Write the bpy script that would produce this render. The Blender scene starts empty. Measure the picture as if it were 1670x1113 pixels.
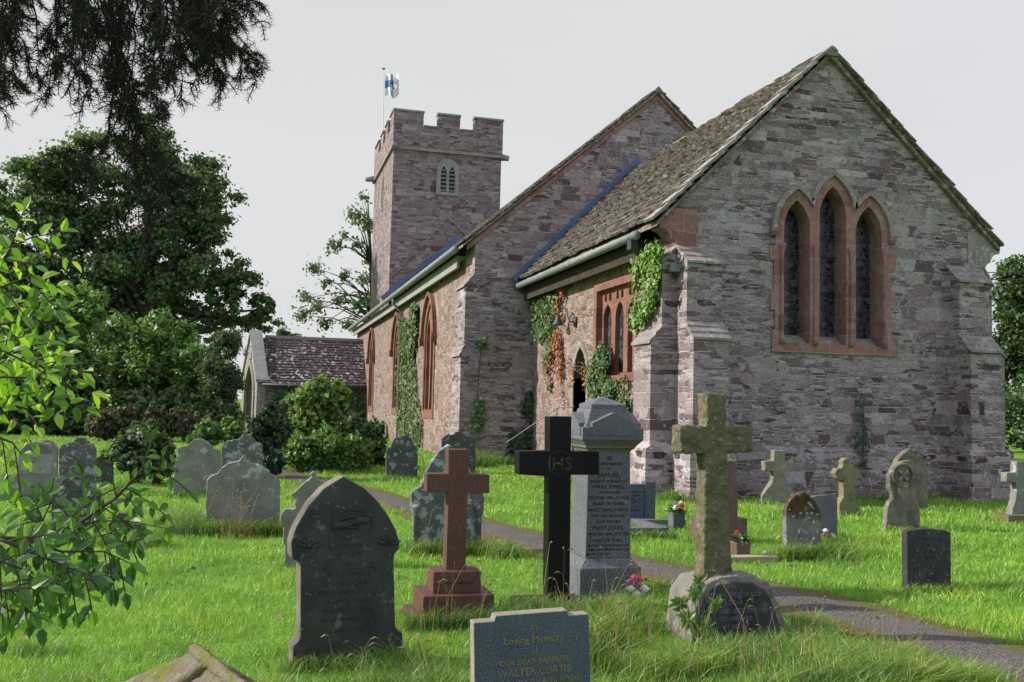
import bpy, bmesh, math, random
import numpy as np
from mathutils import Vector, Matrix, noise
from mathutils.geometry import tessellate_polygon
R=math.radians; rnd=random.Random(7); rng=np.random.default_rng(11)
SC=bpy.context.scene; COL=SC.collection

# ---------------------------------------------------------------- camera, world, sun
CX,CY,H=835.0,556.5,1.65
F=1525.847
def _d(px,py):
    return Vector((px-CX,-(py-CY),-F)).normalized()
ax=_d(6500,800); ay=_d(420,650); az=ax.cross(ay)
CM=Matrix((ax,ay,az))
cam=bpy.data.cameras.new('camera'); co=bpy.data.objects.new('camera',cam); COL.objects.link(co)
cam.sensor_width=36; cam.lens=F/1670*36; cam.clip_start=.05; cam.clip_end=3000
co.matrix_world=Matrix.Translation((0,0,H))@CM.to_4x4()
SC.camera=co
def ray(px,py): return CM@Vector((px-CX,-(py-CY),-F))
def P(px,py,Y):
    r=ray(px,py); t=Y/r.y; return Vector((t*r.x,Y,H+t*r.z))
def G(px,py):
    r=ray(px,py); t=-H/r.z; return Vector((t*r.x,t*r.y,0))
SUN_E,SUN_A=31.0,14.0          # elevation; degrees west of south (the church axis points +Y = west)
w=bpy.data.worlds.new('World'); SC.world=w; w.use_nodes=True
nt=w.node_tree; nt.nodes.clear()
wo=nt.nodes.new('ShaderNodeOutputWorld'); bg=nt.nodes.new('ShaderNodeBackground'); bg.inputs[1].default_value=.1
sky=nt.nodes.new('ShaderNodeTexSky'); sky.sky_type='NISHITA'; sky.sun_disc=False
sky.sun_elevation=R(SUN_E); sky.sun_rotation=R(270+SUN_A)
tcw=nt.nodes.new('ShaderNodeTexCoord'); mpw=nt.nodes.new('ShaderNodeMapping'); mpw.inputs['Scale'].default_value=(1.2,1.2,3)
nz=nt.nodes.new('ShaderNodeTexNoise'); nz.inputs['Scale'].default_value=1.1; nz.inputs['Detail'].default_value=5
cr=nt.nodes.new('ShaderNodeValToRGB'); cr.color_ramp.elements[0].color=(.495,.50,.512,1); cr.color_ramp.elements[1].color=(.55,.55,.546,1)
cr.color_ramp.elements[0].position=.3; cr.color_ramp.elements[1].position=.7
sc10=nt.nodes.new('ShaderNodeVectorMath'); sc10.operation='SCALE'; sc10.inputs['Scale'].default_value=10
mx=nt.nodes.new('ShaderNodeMixRGB'); mx.inputs[0].default_value=.955
L=nt.links.new
L(tcw.outputs['Generated'],mpw.inputs[0]); L(mpw.outputs[0],nz.inputs[0]); L(nz.outputs[0],cr.inputs[0]); 
# grey cloud towards the western horizon; unseen sky elsewhere brightened, bluer, to lift shade
dt=nt.nodes.new('ShaderNodeVectorMath'); dt.operation='DOT_PRODUCT'; dt.inputs[1].default_value=(-.28,.96,0)
L(tcw.outputs['Generated'],dt.inputs[0]); mr=nt.nodes.new('ShaderNodeMapRange'); mr.inputs['From Min'].default_value=-.1; mr.inputs['From Max'].default_value=.6; mr.inputs['To Min'].default_value=0; mr.inputs['To Max'].default_value=1
L(dt.outputs['Value'],mr.inputs[0]); mg=nt.nodes.new('ShaderNodeMixRGB'); mg.blend_type='MULTIPLY'; mg.inputs[0].default_value=1
tint=nt.nodes.new('ShaderNodeMixRGB'); tint.inputs[1].default_value=(1.14,1.2,1.34,1); tint.inputs[2].default_value=(1,1,1,1)
L(mr.outputs[0],tint.inputs[0]); L(cr.outputs[0],mg.inputs[1]); L(tint.outputs[0],mg.inputs[2]); L(mg.outputs[0],sc10.inputs[0])
L(sky.outputs[0],mx.inputs[1]); L(sc10.outputs[0],mx.inputs[2]); L(mx.outputs[0],bg.inputs[0]); L(bg.outputs[0],wo.inputs[0])
sl=bpy.data.lights.new('sun','SUN'); sl.energy=4.5; sl.angle=R(.6); sl.color=(1,.93,.82)
so=bpy.data.objects.new('sun',sl); COL.objects.link(so); so.location=(-30,10,30)
sdir=Vector((math.cos(R(SUN_E))*math.cos(R(SUN_A)),-math.cos(R(SUN_E))*math.sin(R(SUN_A)),-math.sin(R(SUN_E))))
so.rotation_euler=sdir.to_track_quat('-Z','Y').to_euler()
SC.view_settings.view_transform='Standard'; SC.view_settings.look='None'; SC.view_settings.exposure=.50; SC.view_settings.gamma=1

# ---------------------------------------------------------------- materials
class NT:
    def __init__(s,name):
        s.m=bpy.data.materials.new(name); s.m.use_nodes=True; s.t=s.m.node_tree; s.t.nodes.clear()
        s.out=s.n('ShaderNodeOutputMaterial')
        s.geo=s.n('ShaderNodeNewGeometry'); s.pos=s.geo.outputs['Position']
    def n(s,ty,**k):
        x=s.t.nodes.new(ty)
        for a,b in k.items(): setattr(x,a,b)
        return x
    def set(s,sock,v):
        if isinstance(v,bpy.types.NodeSocket): s.t.links.new(v,sock)
        elif isinstance(v,(int,float)) and sock.type=="RGBA": sock.default_value=(v,v,v,1)
        elif isinstance(v,(tuple,list)) and len(v)==3 and sock.type=='RGBA': sock.default_value=(*v,1)
        else: sock.default_value=v
    def math(s,op,a,b=0.0,c=None,clamp=False):
        x=s.n('ShaderNodeMath',operation=op,use_clamp=clamp); s.set(x.inputs[0],a); s.set(x.inputs[1],b)
        if c is not None: s.set(x.inputs[2],c)
        return x.outputs[0]
    def vmath(s,op,a,b=(0,0,0)):
        x=s.n('ShaderNodeVectorMath',operation=op); s.set(x.inputs[0],a)
        if op=='SCALE': s.set(x.inputs['Scale'],b)
        else: s.set(x.inputs[1],b)
        return x.outputs[0]
    def noise(s,scale,detail=4,vec=None,rough=.55,dist=0.0):
        x=s.n('ShaderNodeTexNoise'); s.set(x.inputs['Vector'],vec or s.pos); x.inputs['Scale'].default_value=scale
        x.inputs['Detail'].default_value=detail; x.inputs['Roughness'].default_value=rough; x.inputs['Distortion'].default_value=dist
        return x.outputs[0]
    def ramp(s,fac,stops,interp='LINEAR'):
        x=s.n('ShaderNodeValToRGB'); s.set(x.inputs[0],fac); r=x.color_ramp; r.interpolation=interp
        while len(r.elements)<len(stops): r.elements.new(.5)
        for e,(p,c) in zip(r.elements,stops):
            e.position=p; e.color=(c,c,c,1) if isinstance(c,(int,float)) else (*c,1)
        return x.outputs[0]
    def mix(s,f,a,b,mode='MIX'):
        x=s.n('ShaderNodeMixRGB',blend_type=mode); s.set(x.inputs[0],f); s.set(x.inputs[1],a); s.set(x.inputs[2],b); return x.outputs[0]
    def sep(s,v):
        x=s.n('ShaderNodeSeparateXYZ'); s.set(x.inputs[0],v); return x.outputs
    def comb(s,a,b,c):
        x=s.n('ShaderNodeCombineXYZ')
        for i,v in enumerate((a,b,c)): s.set(x.inputs[i],v)
        return x.outputs[0]
    def bump(s,h,st=.5,d=.02,nrm=None):
        x=s.n('ShaderNodeBump'); x.inputs['Strength'].default_value=st; x.inputs['Distance'].default_value=d; s.set(x.inputs['Height'],h)
        if nrm: s.set(x.inputs['Normal'],nrm)
        return x.outputs[0]
    def pbr(s,col,rough=.85,nrm=None,spec=.25,metal=0.0):
        x=s.n('ShaderNodeBsdfPrincipled'); s.set(x.inputs['Base Color'],col); s.set(x.inputs['Roughness'],rough)
        x.inputs['Specular IOR Level'].default_value=spec; x.inputs['Metallic'].default_value=metal
        if nrm: s.set(x.inputs['Normal'],nrm)
        s.t.links.new(x.outputs[0],s.out.inputs[0]); return s.m
    def blot(s,col,scale,lo,hi,c,amt=1.0,vec=None,detail=6,mask=None):
        f=s.math('MULTIPLY',s.ramp(s.noise(scale,detail,vec,.6),[(lo,0.0),(hi,1.0)]),amt)
        if mask is not None: f=s.math('MULTIPLY',f,mask)
        return s.mix(f,col,c)

def masonry(name,pal,mortar,rowh=.105,bw=.40,lich=(.5,.51,.55),lich_amt=.8,rubble=0.0,mort=.009):
    s=NT(name); x,y,z=s.sep(s.pos)
    u=s.math('ADD',x,y)
    wob=s.noise(2.6,2); wv=s.math('MULTIPLY_ADD',wob,.055+rubble,-.03)
    wob2=s.noise(5.5,2,s.comb(u,z,3.7)); 
    z1=s.noise(1.35,1,s.comb(0.0,0.0,z))
    v=s.math('ADD',s.math('ADD',z,s.math('MULTIPLY',z1,.42)),wv)
    uu=s.math('ADD',u,s.math('MULTIPLY',s.noise(1.3,2,s.comb(u,s.math('MULTIPLY',z,4.0),0.0)),.55))
    uu=s.math('ADD',uu,s.math('MULTIPLY',wob2,.03+rubble))
    def brick(w_,h_,off):
        b=s.n('ShaderNodeTexBrick'); b.offset=.5; b.offset_frequency=2; b.squash=1.55; b.squash_frequency=3
        s.set(b.inputs['Vector'],s.comb(s.math('ADD',uu,off),v,0.0)); b.inputs['Scale'].default_value=1
        b.inputs['Color1'].default_value=(0,0,0,1); b.inputs['Color2'].default_value=(1,1,1,1); b.inputs['Mortar'].default_value=(.5,.5,.5,1)
        b.inputs['Mortar Size'].default_value=mort; b.inputs['Mortar Smooth'].default_value=.35; b.inputs['Brick Width'].default_value=w_; b.inputs['Row Height'].default_value=h_
        return b.outputs['Color'],b.outputs['Fac']
    c1,f1=brick(bw,rowh,0.0); c2,f2=brick(bw*.7,rowh*.56,3.3)
    c3,f3=brick(bw*1.25,rowh*2.0,7.1)
    mk=s.ramp(s.noise(.9,3,s.vmath('MULTIPLY',s.pos,(1,1,2.6))),[(.50,0.0),(.515,1.0)])
    mk3=s.ramp(s.noise(.75,2,s.vmath('ADD',s.pos,(31,7,5))),[(.58,0.0),(.59,1.0)])
    c=s.mix(mk3,s.mix(mk,c1,c2),c3); f=s.mix(mk3,s.mix(mk,f1,f2),f3)
    # hue jitter per stone
    col=s.ramp(c,[(i/(len(pal)-1),p) for i,p in enumerate(pal)])
    n1=s.noise(16,6); col=s.mix(.6,col,s.ramp(s.noise(24,7,None,.68),[(.28,.35),(.68,1.2)]),'MULTIPLY')
    col=s.mix(s.math('MULTIPLY',s.ramp(s.noise(.55,4),[(.35,0.0),(.7,1.0)]),.28),col,(.12,.10,.12))
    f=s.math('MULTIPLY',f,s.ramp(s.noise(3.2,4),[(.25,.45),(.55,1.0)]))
    mcol=s.mix(s.ramp(s.noise(4.5,5),[(.46,0.0),(.62,1.0)]),mortar,tuple(a*.22 for a in mortar))  # mortar darkened in patches, painting in the shaded gaps between stones
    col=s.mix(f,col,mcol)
    low=s.ramp(z,[(0.0,1.0),(.2,.75),(.5,.45)])        # lichen grows thicker towards the ground
    zm=s.math('MULTIPLY',z,.2); low=s.ramp(zm,[(0.0,1.0),(.25,.8),(.42,.3),(1.0,.35)])
    col=s.blot(col,9,.60,.66,lich,lich_amt,mask=low)
    col=s.blot(col,2.2,.56,.68,tuple(a*.8 for a in lich),lich_amt*.45)
    col=s.blot(col,30,.63,.67,tuple(min(.7,a*1.15) for a in lich),lich_amt,mask=s.ramp(s.noise(1.1,3),[(.35,.15),(.6,1.0)]),detail=4)
    col=s.blot(col,14,.62,.67,(.06,.05,.055),.6,detail=5)
    hgt=s.math('ADD',s.math('MULTIPLY',f,-1.0),s.math('MULTIPLY',n1,.7))
    hgt=s.math('ADD',hgt,s.math('MULTIPLY',c,.6))
    return s.pbr(col,.92,s.bump(hgt,1.0,.03),.15)

def stone(name,a,b,scale=8,blots=(),bump=.3,rough=.85,speck=None,bd=.01,spec=.2,grain=60):
    s=NT(name)
    n=s.noise(scale,6); col=s.ramp(n,[(.3,a),(.7,b)])
    g=s.noise(grain,4); col=s.mix(.35,col,s.ramp(g,[(.3,.5),(.7,1.0)]),'MULTIPLY')
    if speck:
        sc,ca,cb=speck; sn=s.noise(sc,1); col=s.mix(s.ramp(sn,[(.62,0.0),(.68,1.0)]),col,cb); col=s.mix(s.ramp(sn,[(.32,1.0),(.40,0.0)]),col,ca)
    for (sc,lo,hi,c,amt) in blots: col=s.blot(col,sc,lo,hi,c,amt)
    h=s.math('ADD',n,s.math('MULTIPLY',g,.5))
    return s.pbr(col,rough,s.bump(h,bump,bd),spec)

def leaf(name,stops,trans=.4,gloss=.06,patch=None,rough=.5):
    s=NT(name)
    ip=s.geo.outputs['Random Per Island']
    col=s.ramp(ip,stops)
    if patch: col=s.mix(s.ramp(s.noise(patch[0],2),[(.4,0.0),(.62,1.0)]),col,s.mix(1.0,col,patch[1],'MULTIPLY'))
    d=s.n('ShaderNodeBsdfDiffuse'); s.set(d.inputs[0],col)
    t=s.n('ShaderNodeBsdfTranslucent'); s.set(t.inputs[0],s.mix(1.0,col,(1.25,1.2,.55),'MULTIPLY'))
    m=s.n('ShaderNodeMixShader'); m.inputs[0].default_value=trans; L=s.t.links.new
    L(d.outputs[0],m.inputs[1]); L(t.outputs[0],m.inputs[2])
    g=s.n('ShaderNodeBsdfGlossy'); g.inputs['Roughness'].default_value=rough; g.inputs[0].default_value=(1,1,1,1)
    m2=s.n('ShaderNodeMixShader'); m2.inputs[0].default_value=gloss; L(m.outputs[0],m2.inputs[1]); L(g.outputs[0],m2.inputs[2]); L(m2.outputs[0],s.out.inputs[0])
    return s.m

M={}
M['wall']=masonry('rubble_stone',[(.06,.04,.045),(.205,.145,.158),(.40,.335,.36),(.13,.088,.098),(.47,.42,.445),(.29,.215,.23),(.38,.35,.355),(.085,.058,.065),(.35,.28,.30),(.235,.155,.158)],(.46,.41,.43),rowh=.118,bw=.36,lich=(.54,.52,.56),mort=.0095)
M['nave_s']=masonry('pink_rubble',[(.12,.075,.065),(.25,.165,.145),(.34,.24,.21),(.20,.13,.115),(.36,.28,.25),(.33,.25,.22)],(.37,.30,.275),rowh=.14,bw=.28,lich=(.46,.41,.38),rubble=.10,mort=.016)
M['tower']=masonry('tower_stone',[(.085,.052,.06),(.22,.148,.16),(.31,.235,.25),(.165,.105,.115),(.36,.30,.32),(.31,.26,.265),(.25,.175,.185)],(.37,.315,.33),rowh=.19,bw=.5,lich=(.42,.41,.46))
def blocks(name,a,b,joint,stain,h=.36,w_=.52):
    s=NT(name); x,y,z=s.sep(s.pos); br=s.n('ShaderNodeTexBrick'); br.offset=.5; s.set(br.inputs['Vector'],s.comb(s.math('ADD',x,y),s.math('ADD',z,s.math('MULTIPLY',s.noise(.8,1),.12)),0.0)); br.inputs['Scale'].default_value=1
    br.inputs['Color1'].default_value=(0,0,0,1); br.inputs['Color2'].default_value=(1,1,1,1); br.inputs['Mortar'].default_value=(.5,.5,.5,1); br.inputs['Mortar Size'].default_value=.006; br.inputs['Brick Width'].default_value=w_; br.inputs['Row Height'].default_value=h; br.inputs['Mortar Smooth'].default_value=.4
    n=s.noise(9,6); col=s.ramp(br.outputs['Color'],[(0,a),(1,b)]); col=s.mix(.6,col,s.ramp(n,[(.25,.5),(.72,1.1)]),'MULTIPLY'); col=s.mix(br.outputs['Fac'],col,joint)
    col=s.blot(col,3.5,.52,.64,stain,.7); col=s.blot(col,24,.62,.67,tuple(q*1.25 for q in stain),.7); col=s.blot(col,6,.6,.7,tuple(q*.45 for q in a),.6)
    return s.pbr(col,.92,s.bump(s.math('ADD',n,s.math('MULTIPLY',br.outputs['Fac'],-.8)),.6,.015),.15)
M['red']=blocks('red_sandstone',(.225,.115,.105),(.325,.185,.168),(.36,.27,.26),(.29,.235,.24))
M['redplain']=blocks('red_sandstone_clean',(.17,.078,.06),(.26,.125,.095),(.28,.19,.16),(.22,.14,.12),.5,.8)
M['dress']=stone('dressed_stone',(.21,.185,.185),(.30,.27,.265),4,[(9,.55,.63,(.42,.42,.45),.8),(3,.55,.7,(.12,.115,.10),.7)],.6,.92)
M['greydress']=stone('grey_dressed_stone',(.22,.22,.225),(.31,.31,.31),4,[(11,.56,.64,(.14,.14,.14),.7),(20,.6,.65,(.42,.42,.43),.7)],.5,.92)
M['tile']=stone('stone_tile',(.125,.105,.094),(.24,.21,.187),2.2,[(7,.55,.62,(.38,.365,.345),.85),(4,.60,.72,(.22,.145,.08),.6),(15,.61,.66,(.45,.44,.42),.9),(11,.59,.66,(.05,.044,.04),.8)],.8,.92,bd=.02)
M['porchtile']=stone('porch_tile',(.085,.062,.062),(.13,.095,.09),2,[],.5,.85)
def _pt():
    s=NT('lichened_porch_tile'); n=s.noise(3,3); col=s.ramp(n,[(.3,(.045,.032,.034)),(.7,(.085,.06,.064))])
    v=s.vmath('MULTIPLY',s.pos,(1,1.25,1.25)); m=s.ramp(s.noise(.6,2,s.vmath('ADD',s.pos,(9,3,1))),[(.36,.15),(.58,1.0)])
    col=s.blot(col,4.2,.565,.60,(.50,.50,.53),.95,vec=v,detail=3,mask=m); col=s.blot(col,9,.64,.67,(.46,.46,.48),.9,vec=v,detail=3)
    return s.pbr(col,.9,s.bump(s.noise(30,4),.4,.01),.2)
M['porchtile']=_pt()
M['ridge']=stone('ridge_tile',(.30,.19,.11),(.36,.27,.19),3,[(6,.55,.65,(.32,.32,.22),.7)],.5,.9)
M['darkridge']=stone('dark_ridge_tile',(.07,.07,.09),(.11,.11,.13),3,[],.3,.8)
M['lead']=stone('blue_lead',(.075,.11,.24),(.11,.16,.32),2.5,[(8,.6,.7,(.17,.21,.34),.6)],.2,.6,spec=.4)
M['iron']=stone('grey_gutter',(.17,.185,.185),(.25,.265,.26),4,[(7,.58,.68,(.30,.30,.24),.6)],.15,.55,spec=.4)
M['dkiron']=stone('dark_iron',(.03,.035,.045),(.05,.055,.065),4,[],.1,.5,spec=.4)
M['fascia']=stone('pale_fascia',(.26,.26,.265),(.33,.33,.33),2,[(5,.6,.7,(.30,.28,.22),.6)],.1,.8)
M['glass']=None
def _glass():
    s=NT('leaded_glass'); x,y,z=s.sep(s.pos); v=s.comb(s.math('ADD',x,y),z,0.0)
    vo=s.n('ShaderNodeTexVoronoi',feature='DISTANCE_TO_EDGE'); s.set(vo.inputs['Vector'],s.vmath('ADD',v,s.vmath('SCALE',s.n('ShaderNodeTexNoise').outputs[1],.0))); vo.inputs['Scale'].default_value=9
    vc=s.n('ShaderNodeTexVoronoi'); s.set(vc.inputs['Vector'],v); vc.inputs['Scale'].default_value=9
    lead=s.ramp(vo.outputs['Distance'],[(.03,1.0),(.06,0.0)])
    cell=s.sep(vc.outputs['Color'])
    col=s.ramp(cell[0],[(0.0,(.012,.014,.022)),(.55,(.03,.035,.05)),(.8,(.07,.075,.085)),(1.0,(.15,.14,.14))],'CONSTANT')
    col=s.mix(lead,col,(.05,.05,.055))
    rg=s.mix(lead,.22,.7)
    nr=s.bump(s.math('ADD',s.math('MULTIPLY',lead,1.0),s.math('MULTIPLY',cell[1],.6)),.5,.01)
    return s.pbr(col,rg,nr,.5)
M['glass']=_glass()
M['dark']=stone('dark_timber',(.02,.017,.015),(.035,.03,.026),5,[],.2,.8)
M['louvre']=stone('louvre_slate',(.13,.13,.15),(.18,.18,.2),5,[],.2,.8)
# gravestone stones
LW=(.50,.53,.55)
M['black_slate']=stone('dark_weathered_slate',(.034,.038,.036),(.066,.071,.067),5,[(30,.65,.685,(.24,.26,.26),.8),(4.5,.58,.70,(.085,.095,.082),.7),(2.2,.60,.73,(.11,.118,.11),.5),(12,.61,.67,(.15,.165,.16),.6)],.4,.9,spec=.12)
M['gran_blue']=stone('blue_grey_granite',(.055,.075,.115),(.085,.11,.15),4,[(2.5,.58,.75,(.085,.11,.105),.6)],.15,.65,speck=(170,(.015,.025,.05),(.20,.24,.29)),spec=.2)
M['gran_rim']=stone('pale_granite_edge',(.22,.205,.17),(.30,.28,.23),6,[],.4,.85,speck=(150,(.09,.085,.07),(.42,.40,.36)))
M['gran_red']=stone('brown_red_granite',(.095,.045,.034),(.125,.062,.048),4,[],.1,.6,speck=(190,(.04,.02,.015),(.19,.11,.09)),spec=.22)
M['gran_red2']=stone('dull_red_granite',(.10,.065,.06),(.14,.095,.085),4,[(3,.5,.7,(.19,.155,.13),.5)],.1,.6,speck=(170,(.04,.025,.022),(.2,.15,.14)),spec=.25)
M['gran_black']=stone('black_polished_granite',(.006,.006,.0065),(.010,.010,.0105),4,[(5,.62,.75,(.014,.022,.009),.6)],.06,.45,spec=.15)
M['gran_grey']=stone('grey_granite',(.10,.108,.128),(.142,.15,.172),4,[(3,.58,.75,(.095,.103,.105),.5)],.12,.8,speck=(150,(.03,.036,.05),(.34,.345,.36)),spec=.12)
M['gran_moss']=stone('mossy_granite',(.13,.135,.135),(.18,.185,.185),4,[(3,.45,.62,(.13,.14,.055),.85)],.15,.75,speck=(150,(.06,.06,.065),(.3,.3,.29)))
M['rustic']=stone('rough_mossy_stone',(.085,.08,.05),(.185,.17,.11),9,[(5,.5,.66,(.12,.115,.05),.7),(28,.60,.66,(.28,.265,.2),.8)],1.0,.95,bd=.03,grain=45)
M['boulder']=stone('rough_grey_rock',(.15,.14,.13),(.25,.23,.21),6,[(9,.55,.68,(.30,.285,.265),.6),(3,.55,.7,(.10,.095,.08),.6)],1.0,.95,bd=.03,grain=40)
M['bface']=stone('worn_dark_panel',(.032,.034,.036),(.075,.078,.08),6,[(16,.58,.66,(.14,.148,.155),.8),(5,.55,.65,(.06,.06,.045),.7)],.9,.9,spec=.1)
M['lich']=stone('lichened_grey_stone',(.085,.095,.095),(.14,.15,.148),6,[(9,.535,.57,(.26,.31,.325),.95),(22,.6,.64,(.32,.36,.37),.9),(3,.6,.75,(.07,.075,.06),.5)],.5,.95)
M['grey']=stone('weathered_grey_stone',(.165,.165,.15),(.25,.25,.232),5,[(7,.585,.63,(.36,.38,.38),.85),(3,.55,.72,(.12,.12,.095),.6),(30,.65,.69,(.44,.46,.46),.8)],.6,.95)
M['greywarm']=stone('worn_brown_grey_stone',(.13,.12,.10),(.215,.20,.165),5,[(3.5,.5,.6,(.085,.08,.075),.7),(8,.6,.65,(.30,.30,.28),.7)],.8,.95,bd=.02)
M['darkst']=stone('dark_lichen_stone',(.055,.062,.062),(.10,.108,.106),6,[(8,.57,.61,(.22,.255,.265),.9),(26,.64,.68,(.32,.34,.35),.9)],.5,.95)
M['pale']=stone('pale_worn_stone',(.19,.18,.15),(.28,.265,.22),5,[(3,.52,.64,(.12,.11,.08),.75),(11,.6,.66,(.38,.38,.35),.7)],.8,.95,bd=.02)
M['ochre']=stone('ochre_lichen_stone',(.165,.155,.10),(.24,.225,.145),5,[(4,.52,.62,(.11,.105,.06),.8),(14,.62,.66,(.34,.33,.26),.7)],.8,.95,bd=.02)
def _t():
    s=NT('brown_streaked_stone'); x,y,z=s.sep(s.pos)
    n=s.noise(7,6); col=s.ramp(n,[(.3,(.12,.12,.118)),(.7,(.20,.20,.195))])
    f=s.ramp(s.math('ADD',z,s.math('MULTIPLY',s.noise(6,5),.5)),[(.62,0.0),(.78,1.0)])
    col=s.mix(f,col,s.ramp(s.noise(11,5),[(.35,(.03,.024,.018)),(.7,(.10,.06,.032))]))
    col=s.blot(col,20,.6,.65,(.48,.5,.48),.9)
    return s.pbr(col,.95,s.bump(n,.6,.015),.15)
M['streak']=_t()
M['aa']=stone('dark_speckled_stone',(.035,.038,.042),(.06,.064,.068),5,[(40,.63,.67,(.2,.21,.22),.9),(6,.6,.72,(.10,.095,.085),.6)],.4,.9,spec=.1)
M['moss']=stone('moss_covered_slab',(.13,.115,.085),(.22,.195,.15),5,[(6,.49,.57,(.13,.14,.025),.95),(14,.62,.68,(.30,.285,.24),.7)],1.0,.95,bd=.03)
M['kerb']=stone('ochre_kerb_stone',(.30,.23,.14),(.38,.32,.23),5,[(6,.5,.65,(.3,.32,.3),.6)],.4,.95)
M['gold']=stone('faded_gold_letter',(.20,.165,.06),(.28,.23,.09),20,[],.1,.6)
M['ink']=stone('black_letter',(.02,.02,.024),(.03,.03,.034),20,[],.1,.7)
M['faint']=stone('worn_letter',(.012,.013,.013),(.085,.09,.088),14,[],.1,.8)
M['paleletter']=stone('pale_letter',(.10,.115,.15),(.20,.22,.26),20,[],.1,.8)
M['bark']=stone('bark',(.035,.03,.024),(.075,.062,.05),9,[],.8,.95,bd=.03)
M['yewbark']=stone('yew_bark',(.018,.014,.011),(.03,.024,.019),9,[],.3,.95)
M['twig']=stone('twig_bark',(.05,.042,.032),(.085,.07,.055),30,[],.3,.9)
def flat(name,c,rough=.7): return NT(name).pbr(c,rough)
for k,c in dict(white=(.72,.72,.70),pink=(.55,.07,.13),mauve=(.38,.13,.36),yellow=(.62,.48,.06),redf=(.5,.03,.05),bluef=(.35,.5,.66),flagblue=(.10,.27,.58),flagnavy=(.03,.07,.26),flagred=(.55,.14,.08)).items(): M[k]=flat(k+'_surface',c)
M['flagwhite']=flat('flag_white_cloth',(.80,.80,.80))
# plants
M['tree']=leaf('dark_tree_leaf',[(0,(.055,.10,.045)),(.5,(.085,.155,.065)),(.85,(.13,.215,.085)),(1,(.19,.29,.11))],.45,.03)
M['tree2']=leaf('green_tree_leaf',[(0,(.03,.07,.018)),(.6,(.055,.12,.026)),(1,(.09,.17,.035))],.35,.05)
M['thin']=leaf('thin_tree_leaf',[(0,(.07,.11,.06)),(1,(.14,.20,.105))],.4,.03)
M['bush']=leaf('bush_leaf',[(0,(.06,.14,.03)),(.6,(.11,.23,.05)),(1,(.19,.33,.08))],.42,.04)
M['bushd']=leaf('dark_bush_leaf',[(0,(.035,.075,.028)),(.6,(.065,.13,.042)),(1,(.12,.20,.07))],.38,.04)
M['brownhedge']=leaf('brown_hedge_leaf',[(0,(.05,.06,.028)),(.6,(.09,.095,.048)),(1,(.15,.135,.075))],.3,.03)
M['lime']=leaf('yellow_green_leaf',[(0,(.06,.13,.03)),(.6,(.12,.23,.045)),(.92,(.20,.30,.05)),(1,(.30,.33,.06))],.45,.04)
M['ivyd']=leaf('dark_ivy_leaf',[(0,(.018,.045,.022)),(.6,(.03,.07,.034)),(1,(.07,.12,.065))],.15,.025)
M['ivy']=leaf('ivy_leaf',[(0,(.035,.085,.025)),(.6,(.065,.135,.035)),(1,(.16,.22,.09))],.2,.025)
M['ivyb']=leaf('bright_ivy_leaf',[(0,(.07,.16,.02)),(.6,(.13,.26,.03)),(1,(.25,.38,.06))],.35,.04)
M['creeper']=leaf('orange_creeper_leaf',[(0,(.22,.07,.03)),(.6,(.36,.14,.05)),(1,(.42,.25,.08))],.3,.03)
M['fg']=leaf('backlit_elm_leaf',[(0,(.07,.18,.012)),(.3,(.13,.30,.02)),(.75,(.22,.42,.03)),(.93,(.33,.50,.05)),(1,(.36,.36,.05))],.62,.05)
M['fgd']=leaf('shaded_elm_leaf',[(0,(.025,.085,.012)),(.5,(.055,.16,.018)),(.9,(.12,.28,.028)),(1,(.2,.34,.04))],.5,.05)  # darker copy of the elm leaf; backlight and shade are set in the colours
M['yew']=leaf('yew_needle',[(0,(.004,.008,.005)),(.7,(.008,.016,.008)),(1,(.02,.036,.012))],.1,.01)
def _grass(name,a,b,c,t=.4):
    s=NT(name); at=s.n('ShaderNodeAttribute',attribute_name='rnd'); f=at.outputs['Fac']
    col=s.ramp(f,[(0,a),(.55,b),(.93,c),(1,(.34,.30,.11))])
    p=s.ramp(s.noise(.9,3),[(.33,(.66,.74,.8)),(.5,(1.0,1.0,1.0)),(.68,(1.28,1.1,1.0))]); col=s.mix(1.0,col,p,'MULTIPLY')
    p=s.ramp(s.noise(4.5,3),[(.3,(.60,.70,.75)),(.6,(1.1,1.06,1.0))]); col=s.mix(1.0,col,p,'MULTIPLY')
    d=s.n('ShaderNodeBsdfDiffuse'); s.set(d.inputs[0],col); tr=s.n('ShaderNodeBsdfTranslucent'); s.set(tr.inputs[0],col)
    m=s.n('ShaderNodeMixShader'); m.inputs[0].default_value=t; s.t.links.new(d.outputs[0],m.inputs[1]); s.t.links.new(tr.outputs[0],m.inputs[2])
    g=s.n('ShaderNodeBsdfGlossy'); g.inputs['Roughness'].default_value=.45; m2=s.n('ShaderNodeMixShader'); m2.inputs[0].default_value=.045
    s.t.links.new(m.outputs[0],m2.inputs[1]); s.t.links.new(g.outputs[0],m2.inputs[2]); s.t.links.new(m2.outputs[0],s.out.inputs[0]); return s.m
M['grass']=_grass('lawn_grass',(.125,.27,.024),(.235,.47,.042),(.41,.59,.11))
M['longgrass']=_grass('long_grass',(.08,.20,.025),(.17,.34,.045),(.34,.44,.10))
M['straw']=_grass('dry_stalk',(.25,.19,.10),(.36,.29,.17),(.44,.38,.24),.2)
def _ground():
    s=NT('turf_soil'); col=s.ramp(s.noise(1.2,6),[(.3,(.09,.185,.025)),(.7,(.15,.29,.04))]); col=s.blot(col,3,.62,.72,(.14,.12,.06),.6)
    return s.pbr(col,.95,s.bump(s.noise(25,5),.6,.03),.1)
M['ground']=_ground()
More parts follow.
